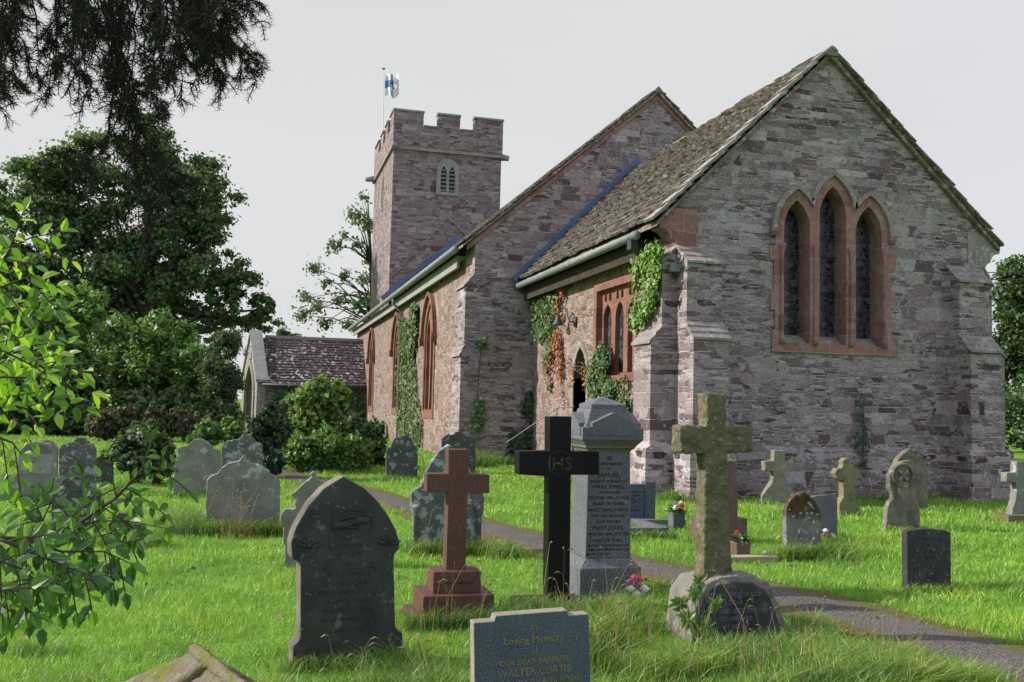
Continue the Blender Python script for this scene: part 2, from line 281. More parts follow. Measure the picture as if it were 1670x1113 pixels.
def _path():
    s=NT('worn_tarmac'); col=s.ramp(s.noise(70,5),[(.36,(.045,.042,.042)),(.5,(.12,.11,.107)),(.66,(.25,.23,.22))]); col=s.mix(.5,col,s.ramp(s.noise(1.5,4),[(.3,(.55,.55,.55)),(.7,(1.2,1.15,1.1))]),'MULTIPLY')
    e=s.n('ShaderNodeAttribute',attribute_name='edge').outputs['Fac']
    f=s.ramp(s.math('ADD',e,s.math('MULTIPLY',s.noise(3,5),.75)),[(.80,0.0),(1.08,1.0)])
    col=s.mix(f,col,s.ramp(s.noise(20,4),[(.35,(.08,.085,.02)),(.7,(.17,.14,.06))]))
    return s.pbr(col,.9,s.bump(s.noise(70,5),1.0,.02),.2)
M['path']=_path()

# ---------------------------------------------------------------- mesh helpers
class MB:
    def __init__(s): s.v=[]; s.f=[]
    def add(s,vs,fs):
        o=len(s.v); s.v+= [tuple(p) for p in vs]; s.f+=[tuple(i+o for i in f) for f in fs]; return s
    def box(s,x0,x1,y0,y1,z0,z1):
        return s.add([(x0,y0,z0),(x1,y0,z0),(x1,y1,z0),(x0,y1,z0),(x0,y0,z1),(x1,y0,z1),(x1,y1,z1),(x0,y1,z1)],
            [(3,2,1,0),(4,5,6,7),(0,1,5,4),(1,2,6,5),(2,3,7,6),(3,0,4,7)])
    def rings(s,rs,cap=True):
        n=len(rs[0]); vs=[p for r in rs for p in r]; fs=[]
        for k in range(len(rs)-1):
            for i in range(n): j=(i+1)%n; fs.append((k*n+i,k*n+j,(k+1)*n+j,(k+1)*n+i))
        if cap: fs.append(tuple(range(n))[::-1]); fs.append(tuple((len(rs)-1)*n+i for i in range(n)))
        return s.add(vs,fs)
    def tube(s,pts,r,n=8,cap=True):
        pts=[Vector(p) for p in pts]; rr=r if isinstance(r,(list,tuple)) else [r]*len(pts); rs=[]
        prev=None
        for i,p in enumerate(pts):
            t=(pts[min(i+1,len(pts)-1)]-pts[max(i-1,0)]).normalized()
            a=prev if prev is not None else (Vector((0,0,1)) if abs(t.z)<.9 else Vector((1,0,0)))
            a=(a-t*a.dot(t)).normalized(); b=t.cross(a); prev=a
            rs.append([p+rr[i]*(math.cos(2*math.pi*k/n)*a+math.sin(2*math.pi*k/n)*b) for k in range(n)])
        return s.rings(rs,cap)
    def lathe(s,prof,c=(0,0,0),n=16):
        return s.rings([[(c[0]+r*math.cos(2*math.pi*k/n),c[1]+r*math.sin(2*math.pi*k/n),c[2]+z) for k in range(n)] for r,z in prof])
    def plate(s,loops,mp,d0,d1):
        # loops: outer outline then holes, in 2-D; mp(u,v,d) -> 3-D
        flat=[p for l in loops for p in l]; tri=tessellate_polygon([[Vector((a,b,0)) for a,b in l] for l in loops]); n=len(flat)
        vs=[mp(a,b,d0) for a,b in flat]+[mp(a,b,d1) for a,b in flat]; fs=[tuple(t) for t in tri]+[tuple(i+n for i in t[::-1]) for t in tri]
        o=0
        for l in loops:
            m=len(l)
            for i in range(m): j=(i+1)%m; fs.append((o+i,o+j,o+j+n,o+i+n))
            o+=m
        return s.add(vs,fs)
def root_of(o):
    while o.parent: o=o.parent
    return o
def finish(me,m,smooth=False):
    bm=bmesh.new(); bm.from_mesh(me); bmesh.ops.recalc_face_normals(bm,faces=bm.faces); bm.to_mesh(me); bm.free()
    if m: me.materials.append(m)
    if smooth:
        for p in me.polygons: p.use_smooth=True
def obj(name,mb,m,parent=None,local=False,smooth=False,recalc=True):
    off=Vector((0,0,0))
    if parent is not None and not local: off=root_of(parent).location
    me=bpy.data.meshes.new(name); me.from_pydata([(a-off.x,b-off.y,c-off.z) for a,b,c in mb.v],[],mb.f)
    if recalc: finish(me,m,smooth)
    else: me.materials.append(m)
    me.update(); o=bpy.data.objects.new(name,me); COL.objects.link(o)
    if parent is not None: o.parent=parent
    return o
def tag(o,label=None,cat=None,group=None,kind=None):
    for k,v in (('label',label),('category',cat),('group',group),('kind',kind)):
        if v: o[k]=v
    return o
def thing(name,label,cat,loc=(0,0,0),rz=0,group=None):
    o=bpy.data.objects.new(name,None); COL.objects.link(o); o.location=loc; o.rotation_euler=(0,0,rz); o.empty_display_size=.2
    return tag(o,label,cat,group)
def npmesh(name,V,Fc,m,parent=None,attr=None):
    if parent is not None:
        l=root_of(parent).location; V=V-np.array([l.x,l.y,l.z])
    me=bpy.data.meshes.new(name); k=Fc.shape[1]
    me.vertices.add(len(V)); me.vertices.foreach_set('co',V.astype(np.float32).ravel())
    me.loops.add(Fc.size); me.loops.foreach_set('vertex_index',Fc.astype(np.int32).ravel())
    me.polygons.add(len(Fc)); me.polygons.foreach_set('loop_start',np.arange(0,Fc.size,k,dtype=np.int32))
    if attr is not None:
        for an,av in attr.items():
            a=me.attributes.new(an,'FLOAT','POINT'); a.data.foreach_set('value',av.astype(np.float32))
    me.update(calc_edges=True); me.validate(); me.materials.append(m)
    o=bpy.data.objects.new(name,me); COL.objects.link(o)
    if parent is not None: o.parent=parent
    return o
def bevel(o,w=.008,seg=2):
    b=o.modifiers.new('bevel','BEVEL'); b.width=w; b.segments=seg; b.limit_method='ANGLE'; b.angle_limit=R(35); b.harden_normals=False; return o
TEX={}
def rough(o,vox=.015,amp=.02,size=.12):
    r=o.modifiers.new('remesh','REMESH'); r.mode='VOXEL'; r.voxel_size=vox; r.use_smooth_shade=True
    if size not in TEX:
        t=bpy.data.textures.new('clouds',type='CLOUDS'); t.noise_scale=size; t.noise_depth=4; TEX[size]=t
    d=o.modifiers.new('displace','DISPLACE'); d.texture=TEX[size]; d.strength=amp; d.mid_level=.5; d.texture_coords='GLOBAL'; return o
def arch(c,hw,zs,za,n=8,rev=False):
    """pointed arch, from the right springing over the apex to the left springing"""
    h=za-zs; Rr=(hw*hw+h*h)/(2*hw); a1=math.acos(max(-1,min(1,(Rr-hw)/Rr))); pr=[]
    for i in range(n+1):
        a=a1*i/n; pr.append((c+hw-Rr+Rr*math.cos(a),zs+Rr*math.sin(a)))
    pl=[(2*c-x,z) for x,z in pr[:-1]][::-1]
    return pr+pl
def light(c,hw,z0,zs,za,n=8): return [(c-hw,z0),(c+hw,z0)]+arch(c,hw,zs,za,n)
MX=lambda X:(lambda u,v,d:(X+d,u,v))      # plane of constant X, u along Y
MY=lambda Y:(lambda u,v,d:(u,Y+d,v))      # plane of constant Y, u along X
def text(body,size,align='CENTER'):
    cu=bpy.data.curves.new('text','FONT'); cu.body=body; cu.size=size; cu.align_x=align; cu.resolution_u=2; cu.extrude=.0012; cu.space_line=1
    o=bpy.data.objects.new('text',cu); COL.objects.link(o)
    me=bpy.data.meshes.new_from_object(o.evaluated_get(bpy.context.evaluated_depsgraph_get()))
    vs=[tuple(v.co) for v in me.vertices]; fs=[tuple(p.vertices) for p in me.polygons]
    bpy.data.objects.remove(o); bpy.data.curves.remove(cu); bpy.data.meshes.remove(me)
    return vs,fs
def inscription(lines,parent,m,y=-.0015,skew=0.0,name='inscription',maxw=None):
    """lines: (text,size,x,z); lies on the local plane y facing -Y"""
    o=None
    for t,sz,x,z in lines:
        mb=MB(); vs,fs=text(t,sz)
        if not vs: continue
        wd=max(v[0] for v in vs)-min(v[0] for v in vs); k=1 if not maxw or wd<maxw else maxw/wd
        mb.add([(x+v[0]*k,y-v[2],z+v[1]+skew*v[0]) for v in vs],fs)
        o=obj(name,mb,m,parent,local=True)
    return o

# ---------------------------------------------------------------- setting: ground and path
def gh(x,y):
    h=.02*noise.noise((x*.5,y*.5,0))+.012*noise.noise((x*1.7,y*1.7,3))
    h+=.13*math.exp(-(((x-3.35)/.62)**2+((y-4.75)/.38)**2))
    h+=.05*math.exp(-(((x+.9)/.6)**2+((y-5.6)/.5)**2))
    return h
def sheet():
    xs=np.concatenate([[-900,-300,-100,-50],np.arange(-30,-8,2),np.arange(-8,14,.2),np.arange(14,40,2),[60,120,300,900]])
    ys=np.concatenate([[-200,-40,-10],np.arange(-4,26,.2),np.arange(26,60,2.5),[80,120,200,400,900,1500]])
    X,Yy=np.meshgrid(xs,ys); Z=np.array([gh(a,b) if -10<a<16 and 1<b<28 else 0 for a,b in zip(X.ravel(),Yy.ravel())])
    nx=len(xs); V=np.stack([X.ravel(),Yy.ravel(),Z],1)
    i=np.arange(len(ys)-1)[:,None]*nx+np.arange(nx-1)[None,:]; i=i.ravel()
    o=npmesh('ground',V,np.stack([i,i+1,i+nx+1,i+nx],1),M['ground']); o['kind']='structure'
    for p in o.data.polygons: p.use_smooth=True
sheet()
PC=[(5.25,.5),(5.02,3.2),(4.9,5.2),(4.72,6.8),(4.22,8.3),(3.55,9.9),(3.0,12),(2.4,14.6),(1.55,18.2),(.35,22),(-.35,28),(-.7,38),(-.9,60)]
def smoothp(pts,n=10):
    out=[]
    for i in range(len(pts)-1):
        p0,p1,p2,p3=[Vector((*pts[max(0,min(len(pts)-1,k))],0)) for k in (i-1,i,i+1,i+2)]
        for j in range(n):
            t=j/n; out.append(.5*((2*p1)+(p2-p0)*t+(2*p0-5*p1+4*p2-p3)*t*t+(3*p1-p0-3*p2+p3)*t**3))
    return out+[Vector((*pts[-1],0))]
PS=smoothp(PC); PA=np.array([[p.x,p.y] for p in PS]); PW=.54
def pathdist(x,y):
    d=np.full(x.shape,9e9)
    for a,b in zip(PA[:-1],PA[1:]):
        ab=b-a; t=np.clip(((x-a[0])*ab[0]+(y-a[1])*ab[1])/(ab@ab),0,1); d=np.minimum(d,(x-a[0]-t*ab[0])**2+(y-a[1]-t*ab[1])**2)
    return np.sqrt(d)
def make_path():
    V=[];E=[];Fc=[]; K=9
    for i,p in enumerate(PS):
        t=(PS[min(i+1,len(PS)-1)]-PS[max(i-1,0)]).normalized(); nrm=Vector((t.y,-t.x,0))
        for k in range(K):
            s=-1+2*k/(K-1); wv=PW+.10*noise.noise((p.y*1.1,s,5)); q=p+nrm*s*wv
            V.append((q.x,q.y,(gh(q.x,q.y) if q.y<28 else 0)+.016+.02*(1-abs(s)))); E.append(abs(s))
            if i and k: b=i*K+k; Fc.append((b-K-1,b-K,b,b-1))
    o=npmesh('path',np.array(V),np.array(Fc),M['path'],attr={'edge':np.array(E)}); o['kind']='structure'
make_path()

# ---------------------------------------------------------------- church
XC0,XC1,YE,YN=7.5,14.45,16.05,25.52
church=thing('church','purple grey stone village church with gabled chancel, long nave and battlemented tower','church',(10.95,16.05,0))
SPLIT={'weathering','porch_side','label_stop','vent_stone','sill','slit_window','slit_recess','louvre','fascia','roof_scar','parapet_coping','verge','saddle_bar','tracery','hopper','plinth'}
def pieces(mb):
    n=len(mb.v); par=list(range(n))
    def find(a):
        while par[a]!=a: par[a]=par[par[a]]; a=par[a]
        return a
    for f in mb.f:
        r=find(f[0])
        for k in f[1:]: par[find(k)]=r
    grp={}
    for f in mb.f: grp.setdefault(find(f[0]),[]).append(f)
    out=[]
    for fs in grp.values():
        ids=sorted({i for f in fs for i in f}); mp={i:k for k,i in enumerate(ids)}; q=MB(); q.v=[mb.v[i] for i in ids]; q.f=[tuple(mp[i] for i in f) for f in fs]; out.append(q)
    return out
def part(name,mb,m,parent=church,smooth=False):
    if name in SPLIT:
        for q in pieces(mb): o=obj(name,q,m,parent,smooth=smooth)
        return o
    return obj(name,mb,m,parent,smooth=smooth)
APX,APZ=10.74,8.72
# east window geometry
LAN=[(10.035,.285,2.98,5.22,5.78),(10.83,.30,2.98,5.50,6.12),(11.65,.30,2.98,5.22,5.78)]
def surround():
    o=[(9.50,2.79),(12.31,2.79),(12.31,3.22),(12.17,3.22),(12.17,3.75),(12.25,3.75),(12.25,4.1),(12.15,4.1),(12.15,4.55),(12.27,4.55),(12.27,4.85),(12.12,4.85),(12.12,5.2)]
    o+=[p for p in arch(11.65,.47,5.2,6.0,8) if p[0]>11.26][0:]
    o+=[p for p in arch(10.83,.49,5.5,6.34,8) if 10.40<p[0]<11.28]
    o+=[p for p in arch(10.03,.47,5.2,6.0,8) if p[0]<10.42]
    o+=[(9.56,4.85),(9.44,4.85),(9.44,4.55),(9.53,4.55),(9.53,4.0),(9.46,4.0),(9.46,3.6),(9.56,3.6),(9.56,3.22),(9.50,3.22)]
    return o
SUR=surround()
LH=[light(*l) for l in LAN]
mb=MB().plate([[(XC0,-.3),(XC1,-.3),(XC1,5.33),(APX,APZ),(XC0,5.47)],SUR],MY(YE),0,.5)
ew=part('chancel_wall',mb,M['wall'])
# chancel south wall with window and door
WY0,WY1,WZ0,WZ1=17.85,20.45,2.2,4.5
DOOR=light(21.38,.47,-.3,2.35,3.08)
sw=MB().plate([[(YE+.5,-.3),(YN,-.3),(YN,4.98),(YE+.5,4.98)],[(WY0,WZ0),(WY1,WZ0),(WY1,WZ1),(WY0,WZ1)],DOOR],MX(XC0),0,.5)
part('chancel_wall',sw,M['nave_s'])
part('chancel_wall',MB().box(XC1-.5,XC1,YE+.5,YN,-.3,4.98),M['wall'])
# plinth round the chancel: sloped water table
pl=MB()
def plinth_y(x0,x1,yf,p=.1,zt=.98):
    pl.add([(x0,yf-p,-.3),(x1,yf-p,-.3),(x1,yf-p,zt-.08),(x0,yf-p,zt-.08),(x0,yf+.004,zt),(x1,yf+.004,zt),(x0,yf+.004,-.3),(x1,yf+.004,-.3)],
       [(0,1,2,3),(3,2,5,4),(0,3,4,6),(1,7,5,2)])
def plinth_x(y0,y1,xf,p=.1,zt=.98):
    pl.add([(xf-p,y0,-.3),(xf-p,y1,-.3),(xf-p,y1,zt-.08),(xf-p,y0,zt-.08),(xf+.004,y0,zt),(xf+.004,y1,zt),(xf+.004,y0,-.3),(xf+.004,y1,-.3)],
       [(0,1,2,3),(3,2,5,4),(0,3,4,6),(1,7,5,2)])
plinth_y(8.22,13.52,YE)
part('plinth',pl,M['wall'],ew)
# buttresses
def butt_e(x0,x1,yu,yl):
    b=MB()
    prof=[(YE,-.3),(yl,-.3),(yl,2.93),(yu+.02,3.27),(yu,3.27),(yu,4.36),(YE,4.72)]
    b.rings([[(x0,y,z) for y,z in prof],[(x1,y,z) for y,z in prof]])
    o=part('buttress',b,M['wall'])
    # weatherings: two stepped slabs each
    c=MB()
    for ya,za,yb,zb in ((yl-.05,2.90,yu,3.25),(yu-.05,4.33,YE-.02,4.70)):
        n=3
        for k in range(n):
            t0,t1=k/n,(k+1)/n; a0=ya+(yb-ya)*t0; a1=ya+(yb-ya)*t1+.05; z0=za+(zb-za)*t0; z1=za+(zb-za)*t1
            c.rings([[(x,a0,z0),(x,a0,z0+.045),(x,a1,z1+.045),(x,a1,z1)] for x in (x0-.03,x1+.03)])
    part('weathering',c,M['dress'],o)
    p=MB(); y0=yl-.12
    p.rings([[(x,y0,-.3),(x,y0,.9),(x,yl,.99),(x,yl+.05,.99),(x,YE-.1,.99),(x,YE-.1,-.3)] for x in (x0-.10,x1+.10)]); part('plinth',p,M['wall'],o)
    return o
butt_e(7.5,8.2,15.6,15.3); butt_e(13.5,14.22,15.68,15.38)
def butt_s(xs,xu,xl,y0,y1,zl,zu,m,cap=True,pz=.98,sgn=-1):
    b=MB(); prof=[(xs,-.3),(xl,-.3),(xl,zl),(xu-.02*-sgn*-1,zl+.3),(xu,zl+.3),(xu,zu),(xs,zu+.34)]
    b.rings([[(x,y0,z) for x,z in prof],[(x,y1,z) for x,z in prof]])
    o=part('buttress',b,m); c=MB()
    for xa,za,xb,zb in ((xl+sgn*.05,zl-.03,xu,zl+.28),(xu+sgn*.05,zu-.03,xs+sgn*.02,zu+.32)):
        n=2
        for k in range(n):
            t0,t1=k/n,(k+1)/n; a0=xa+(xb-xa)*t0; a1=xa+(xb-xa)*t1-sgn*.04; z0=za+(zb-za)*t0; z1=za+(zb-za)*t1
            c.rings([[(a0,y,z0),(a0,y,z0+.05),(a1,y,z1+.05),(a1,y,z1)] for y in (y0-.02,y1+.03)])
    part('weathering',c,M['dress'],o)
    if pz:
        p=MB(); p.rings([[(xl+sgn*.12,y,-.3),(xl+sgn*.12,y,pz-.08),(xl,y,pz),(xl-sgn*.05,y,pz),(xs,y,pz),(xs,y,-.3)] for y in (y0-.1,y1+.1)]); part('plinth',p,m,o)
    return o
bs=butt_s(7.5,7.21,7.0,YE-.003,16.86,2.88,4.36,M['wall'])
butt_s(14.45,14.62,14.92,YE-.003,16.86,2.88,4.36,M['wall'],sgn=1)
# kneelers
for sgn,x,m in ((1,XC0,'red'),(-1,XC1,'dress')):
    pr=[(-.36,5.22),(-.36,5.04),(-.22,5.0),(-.16,4.93),(-.13,4.84),(-.05,4.80),(.0,4.72),(.42,4.72),(.42,5.42),(-.05,5.42)]
    part('kneeler',MB().rings([[(x+sgn*a,YE-.02,z) for a,z in pr],[(x+sgn*a,YE+.4,z) for a,z in pr]]),M[m],ew)
# lancet triplet
win=part('window',MB().plate([SUR]+LH,MY(YE),-.035,.40),M['red'])
part('glass',MB().plate([[(9.5,2.9),(12.2,2.9),(12.2,6.2),(9.5,6.2)]],MY(YE),.36,.38),M['glass'],win)
bars=MB()
for (c,hw,z0,zs,za) in LAN:
    z=z0+.35
    while z<za-.2: bars.box(c-hw,c+hw,YE+.33,YE+.345,z,z+.018); z+=.36
part('saddle_bar',bars,M['dkiron'],win)
sills=MB()
for (c,hw,z0,zs,za) in LAN: sills.add([(c-hw,YE-.03,2.90),(c+hw,YE-.03,2.90),(c+hw,YE+.36,3.16),(c-hw,YE+.36,3.16),(c-hw,YE+.36,2.8),(c+hw,YE+.36,2.8)],[(0,1,2,3),(0,3,4),(1,5,2)])
part('sill',sills,M['dress'],win)
# hood mould
def band(path,w0,w1,mp,d0,d1):
    b=MB(); n=len(path)
    rs=[]
    for i,p in enumerate(path):
        a=Vector(path[max(i-1,0)]);c=Vector(path[min(i+1,n-1)]); t=(c-a).normalized(); nn=Vector((t.y,-t.x))
        q0=Vector(p)+nn*w0; q1=Vector(p)+nn*w1; rs.append([mp(q0.x,q0.y,d0),mp(q1.x,q1.y,d0),mp(q1.x,q1.y,d1),mp(q0.x,q0.y,d1)])
    return b.rings(rs)
hp=[p for p in SUR if p[1]>5.19]
part('hood_mould',band(hp,-.005,.085,MY(YE),-.10,.02),M['dress'],win)
st=MB()
for x in (9.52,12.17): st.rings([[(x-a,YE-b,z),(x+a,YE-b,z),(x+a,YE+.01,z),(x-a,YE+.01,z)] for a,b,z in ((.05,.06,5.05),(.075,.11,5.12),(.075,.11,5.2))])
part('label_stop',st,M['red'],win)
for x in (9.70,10.43,11.24,12.0):
    c=MB(); c.lathe([(.055,0),(.055,.12),(.04,.18),(.034,.22),(.034,1.72),(.045,1.76),(.036,1.79),(.07,1.9),(.075,1.96)],(x,YE-.05,2.95),10)
    part('colonnette',c,M['red'],win,smooth=True)
vents=MB()
for (px,py) in ((1242,537),(1495,548)):
    q=P(px,py,YE); vents.plate([[(q.x-.07,q.z-.06),(q.x+.07,q.z-.06),(q.x+.07,q.z+.06),(q.x-.07,q.z+.06)],[(q.x-.03,q.z-.03),(q.x+.03,q.z-.03),(q.x+.03,q.z+.03),(q.x-.03,q.z+.03)]],MY(YE),-.012,.004)
part('vent_stone',vents,M['dress'],ew)
# chancel south window
ws=part('window',MB().plate([[(WY0,WZ0),(WY1,WZ0),(WY1,WZ1),(WY0,WZ1)],[(WY0+.2,WZ0+.14),(WY1-.2,WZ0+.14),(WY1-.2,WZ1-.2),(WY0+.2,WZ1-.2)]],MX(XC0),-.04,.30),M['redplain'])
yy=[WY0+.2+ (WY1-WY0-.4)*(k+.5)/3 for k in range(3)]
part('tracery',MB().plate([[(WY0+.2,WZ0+.14),(WY1-.2,WZ0+.14),(WY1-.2,WZ1-.2),(WY0+.2,WZ1-.2)]]+[light(y,.25,WZ0+.2,3.62,3.98,5) for y in yy]
   +[light(y+dy,.07,4.05,4.16,4.23,3) for y in yy for dy in (-.14,.14)],MX(XC0),.10,.24),M['redplain'],ws)
part('glass',MB().box(XC0+.2,XC0+.215,WY0+.1,WY1-.1,WZ0+.1,WZ1-.1),M['glass'],ws)
dr=part('door_surround',MB().plate([light(21.38,.60,-.3,2.35,3.25),light(21.38,.47,-.2,2.35,3.08)],MX(XC0),-.025,.3),M['dress'])
part('door',MB().box(XC0+.3,XC0+.34,20.8,22,-.2,3.2),M['dark'])
# roofs
def slope_tiles(mb,e0,e1,r0,y0,y1,cou,wmin,wmax,th=.028,jit=.012):
    """e0=(x,z) eave, r0=(x,z) ridge; courses of stone tiles from y0 to y1"""
    ex,ez=e0; rx,rz=r0; Ls=math.hypot(rx-ex,rz-ez); ux,uz=(rx-ex)/Ls,(rz-ez)/Ls; nx,nz_=-uz,ux
    if nz_<0: nx,nz_=-nx,-nz_
    n=int(Ls/cou)
    for k in range(n+1):
        s0=k*cou; s1=min(s0+cou*1.55,Ls); y=y0+(0 if k%2 else -.02)
        if s1<=s0+.02: continue
        while y<y1:
            w=min(rnd.uniform(wmin,wmax),y1-y+.03); j=rnd.uniform(-jit,jit)*2; l=rnd.uniform(0,jit); t=th*rnd.uniform(.75,1.4)
            sa=s0+j; a=th*1.4+l
            def q(s,o,yy): return (ex+ux*s+nx*o,yy,ez+uz*s+nz_*o)
            dy=rnd.uniform(-.006,.006)
            mb.add([q(sa,a,y),q(sa,a,y+w-.012),q(s1,.006,y+w-.012+dy),q(s1,.006,y+dy),q(sa,a+t,y),q(sa+rnd.uniform(-.01,.01),a+t,y+w-.012),q(s1,t,y+w-.012+dy),q(s1,t,y+dy)],
                [(3,2,1,0),(4,5,6,7),(0,1,5,4),(1,2,6,5),(2,3,7,6),(3,0,4,7)])
            y+=w
def deck(mb,e0,r0,e1,y0,y1,t=.08):
    mb.rings([[(e0[0],y,e0[1]-.0),(r0[0],y,r0[1]),(e1[0],y,e1[1]),(e1[0],y,e1[1]-t),(r0[0],y,r0[1]-t*1.3),(e0[0],y,e0[1]-t)] for y in (y0,y1)])
mb=MB(); deck(mb,(7.04,5.12),(APX,APZ+.10),(14.75,5.16),YE-.10,YN)
slope_tiles(mb,(7.04,5.12),None,(APX,APZ+.10),YE-.05,YN,.25,.2,.46,.055,.028)
slope_tiles(mb,(14.75,5.16),None,(APX,APZ+.10),YE-.13,YN,.3,.3,.6,.03)
crf=part('chancel_roof',mb,M['tile'])
mb=MB(); y=YE-.14
while y<YN-.1:
    l=.46; dz=rnd.uniform(-.01,.01); first=y<YE
    x0=.17; z=APZ+.14+dz
    mb.rings([[(APX-x0,yy,z-.12),(APX-.06,yy,z+.035),(APX+.06,yy,z+.035),(APX+x0,yy,z-.12),(APX+x0-.03,yy,z-.15),(APX,yy,z-.03),(APX-x0+.03,yy,z-.15)] for yy in (y,y+l-.015)]); y+=l
part('ridge_tile',mb,M['ridge'],crf)
def verge(e,r,m,n,th=.05,lift=.045):
    A,B=Vector(e),Vector(r); Ls=(B-A).length; u=(B-A)/Ls; nn=Vector((-u.y,u.x)); nn=nn if nn.y>0 else -nn
    for k in range(n):
        s0=Ls*k/n-.05; s1=Ls*(k+1)/n+.05; h0=lift+.03+rnd.uniform(0,.02); w0=rnd.uniform(-.02,.02); q=[A+u*s0+nn*h0,A+u*s1+nn*lift,A+u*s1+nn*(lift+th),A+u*s0+nn*(h0+th)]
        part('verge_slab',MB().rings([[(p.x,y,p.y) for p in q] for y in (YE-.19+w0,YE+.22+w0)]),m,crf)
verge((7.02,5.12),(APX,APZ+.10),M['dress'],11); verge((14.70,5.20),(APX,APZ+.09),M['tile'],13,.03,.02)
part('finial_stone',MB().rings([[(APX-.15,yy,APZ+.0),(APX-.11,yy,APZ+.13),(APX+.03,yy,APZ+.19),(APX+.11,yy,APZ+.12),(APX+.14,yy,APZ+.0)] for yy in (YE-.17,YE+.18)]),M['boulder'],crf)
# nave
NX0,NX1,NY1=5.75,16.4,58.0; NAX,NAZ=11.2,11.0
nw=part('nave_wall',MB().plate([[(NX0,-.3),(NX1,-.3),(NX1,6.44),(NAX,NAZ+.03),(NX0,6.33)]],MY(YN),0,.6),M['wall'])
NWIN=[(32.4,1.0,1.15,4.05,5.35),(40.3,1.0,1.15,4.0,5.35),(49.6,1.0,1.15,4.0,5.35)]
holes=[light(c,hw*.98,z0,zs-.1,za-.1) for c,hw,z0,zs,za in NWIN]
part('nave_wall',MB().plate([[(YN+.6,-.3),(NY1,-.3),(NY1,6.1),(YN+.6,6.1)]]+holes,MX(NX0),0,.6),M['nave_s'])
for (c,hw,z0,zs,za) in NWIN:
    o=light(c,hw*.98,z0,zs-.1,za-.1)
    wn=part('window',MB().plate([o,light(c-.42,.33,z0+.25,zs-.1,zs+.62),light(c+.42,.33,z0+.25,zs-.1,zs+.62)],MX(NX0),.03,.34),M['redplain'])
    fr=MB().plate([light(c,hw+.12,z0-.05,zs-.1,za+.06),light(c,hw*.86,z0+.22,zs-.1,za-.22)],MX(NX0),-.03,.06); part('frame',fr,M['redplain'],wn)
    part('glass',MB().box(NX0+.3,NX0+.315,c-hw,c+hw,z0,za-.1),M['glass'],wn)
    part('hood_mould',band(arch(c,hw+.16,zs-.1,za+.1,10),-.02,.11,MX(NX0),-.14,.02),M['redplain'],wn)
    s_=MB()
    for yy in (c-hw-.2,c+hw+.2): s_.box(NX0-.19,NX0+.01,yy-.13,yy+.13,zs-.36,zs-.06)
    part('label_stop',s_,M['redplain'],wn)
butt_s(5.75,5.50,5.42,YN-.003,26.7,3.0,4.95,M['wall'],pz=0)
mb=MB(); deck(mb,(5.36,6.10),(NAX,NAZ+.16),(16.8,6.2),YN-.12,NY1)
slope_tiles(mb,(5.36,6.10),None,(NAX,NAZ+.16),YN-.15,NY1,.34,.35,.7,.035)
slope_tiles(mb,(16.8,6.2),None,(NAX,NAZ+.16),YN-.15,YN+3,.3,.3,.5,.03)
nrf=part('nave_roof',mb,M['tile'])
part('ridge_tile',MB().rings([[(NAX-.17,yy,NAZ+.10),(NAX,yy,NAZ+.27),(NAX+.17,yy,NAZ+.10)] for yy in (YN-.15,NY1)]),M['dress'],nrf)
part('verge',MB().rings([[(x,YN-.005,z),(x,YN-.04,z),(x,YN-.04,z-.16),(x,YN-.005,z-.16)] for x,z in ((5.5,6.1),(NAX,NAZ+.05))]).rings([[(x,YN-.005,z),(x,YN-.04,z),(x,YN-.04,z-.16),(x,YN-.005,z-.16)] for x,z in ((NAX+.004,NAZ+.05),(16.6,6.25))]),M['red'],nrf)
# lead flashings
def strip(p0,p1,w,y): 
    a=Vector(p0);b=Vector(p1); t=(b-a).normalized(); n=Vector((-t.y,t.x))
    if n.y<0: n=-n
    return MB().rings([[(q.x,y,q.y),(q.x,y-.03,q.y),(q.x+n.x*w,y-.03,q.y+n.y*w),(q.x+n.x*w,y,q.y+n.y*w)] for q in (a,b)])
part('lead_flashing',strip((6.98,5.10),(APX+.05,8.95),.22,YN-.002),M['lead'],crf)
part('lead_flashing',strip((7.3,7.85),(12.2,12.15),.34,NY1-.05),M['lead'],nrf)
# gutters
def gutter(name,x,z,y0,y1,r,m,step=1.8):
    g=MB(); g.tube([(x,y0,z),(x,y1,z)],r,12)
    y=y0+.05
    while y<y1: g.tube([(x,y,z),(x,y+.06,z)],r*1.14,12); y+=step
    return part(name,g,m,smooth=True)
cg=gutter('gutter',6.98,5.0,16.75,YN-.05,.085,M['iron'],1.05)
part('fascia',MB().box(7.2,7.28,16.9,YN-.02,4.62,4.96).box(7.28,XC0,16.9,YN-.02,4.86,4.94),M['bark'],cg)
part('hopper',MB().tube([(7.0,16.95,4.98),(7.0,16.95,4.78),(7.1,16.97,4.68),(7.32,17.0,4.66)],.07,10).box(6.9,7.06,16.86,17.06,4.74,4.93),M['dkiron'],cg)
ng=gutter('gutter',5.27,6.03,26.0,NY1-.2,.10,M['iron'],1.8)
part('fascia',MB().box(5.48,5.56,26.75,NY1-.2,5.62,5.98).box(5.56,NX0,26.75,NY1-.2,5.9,5.97),M['fascia'],ng)
part('downpipe',MB().tube([(5.3,38.9,6.0),(5.3,38.9,5.75),(5.55,38.9,5.5),(5.66,38.9,5.4),(5.66,38.9,-.1)],.06,8),M['iron'],ng,smooth=True)
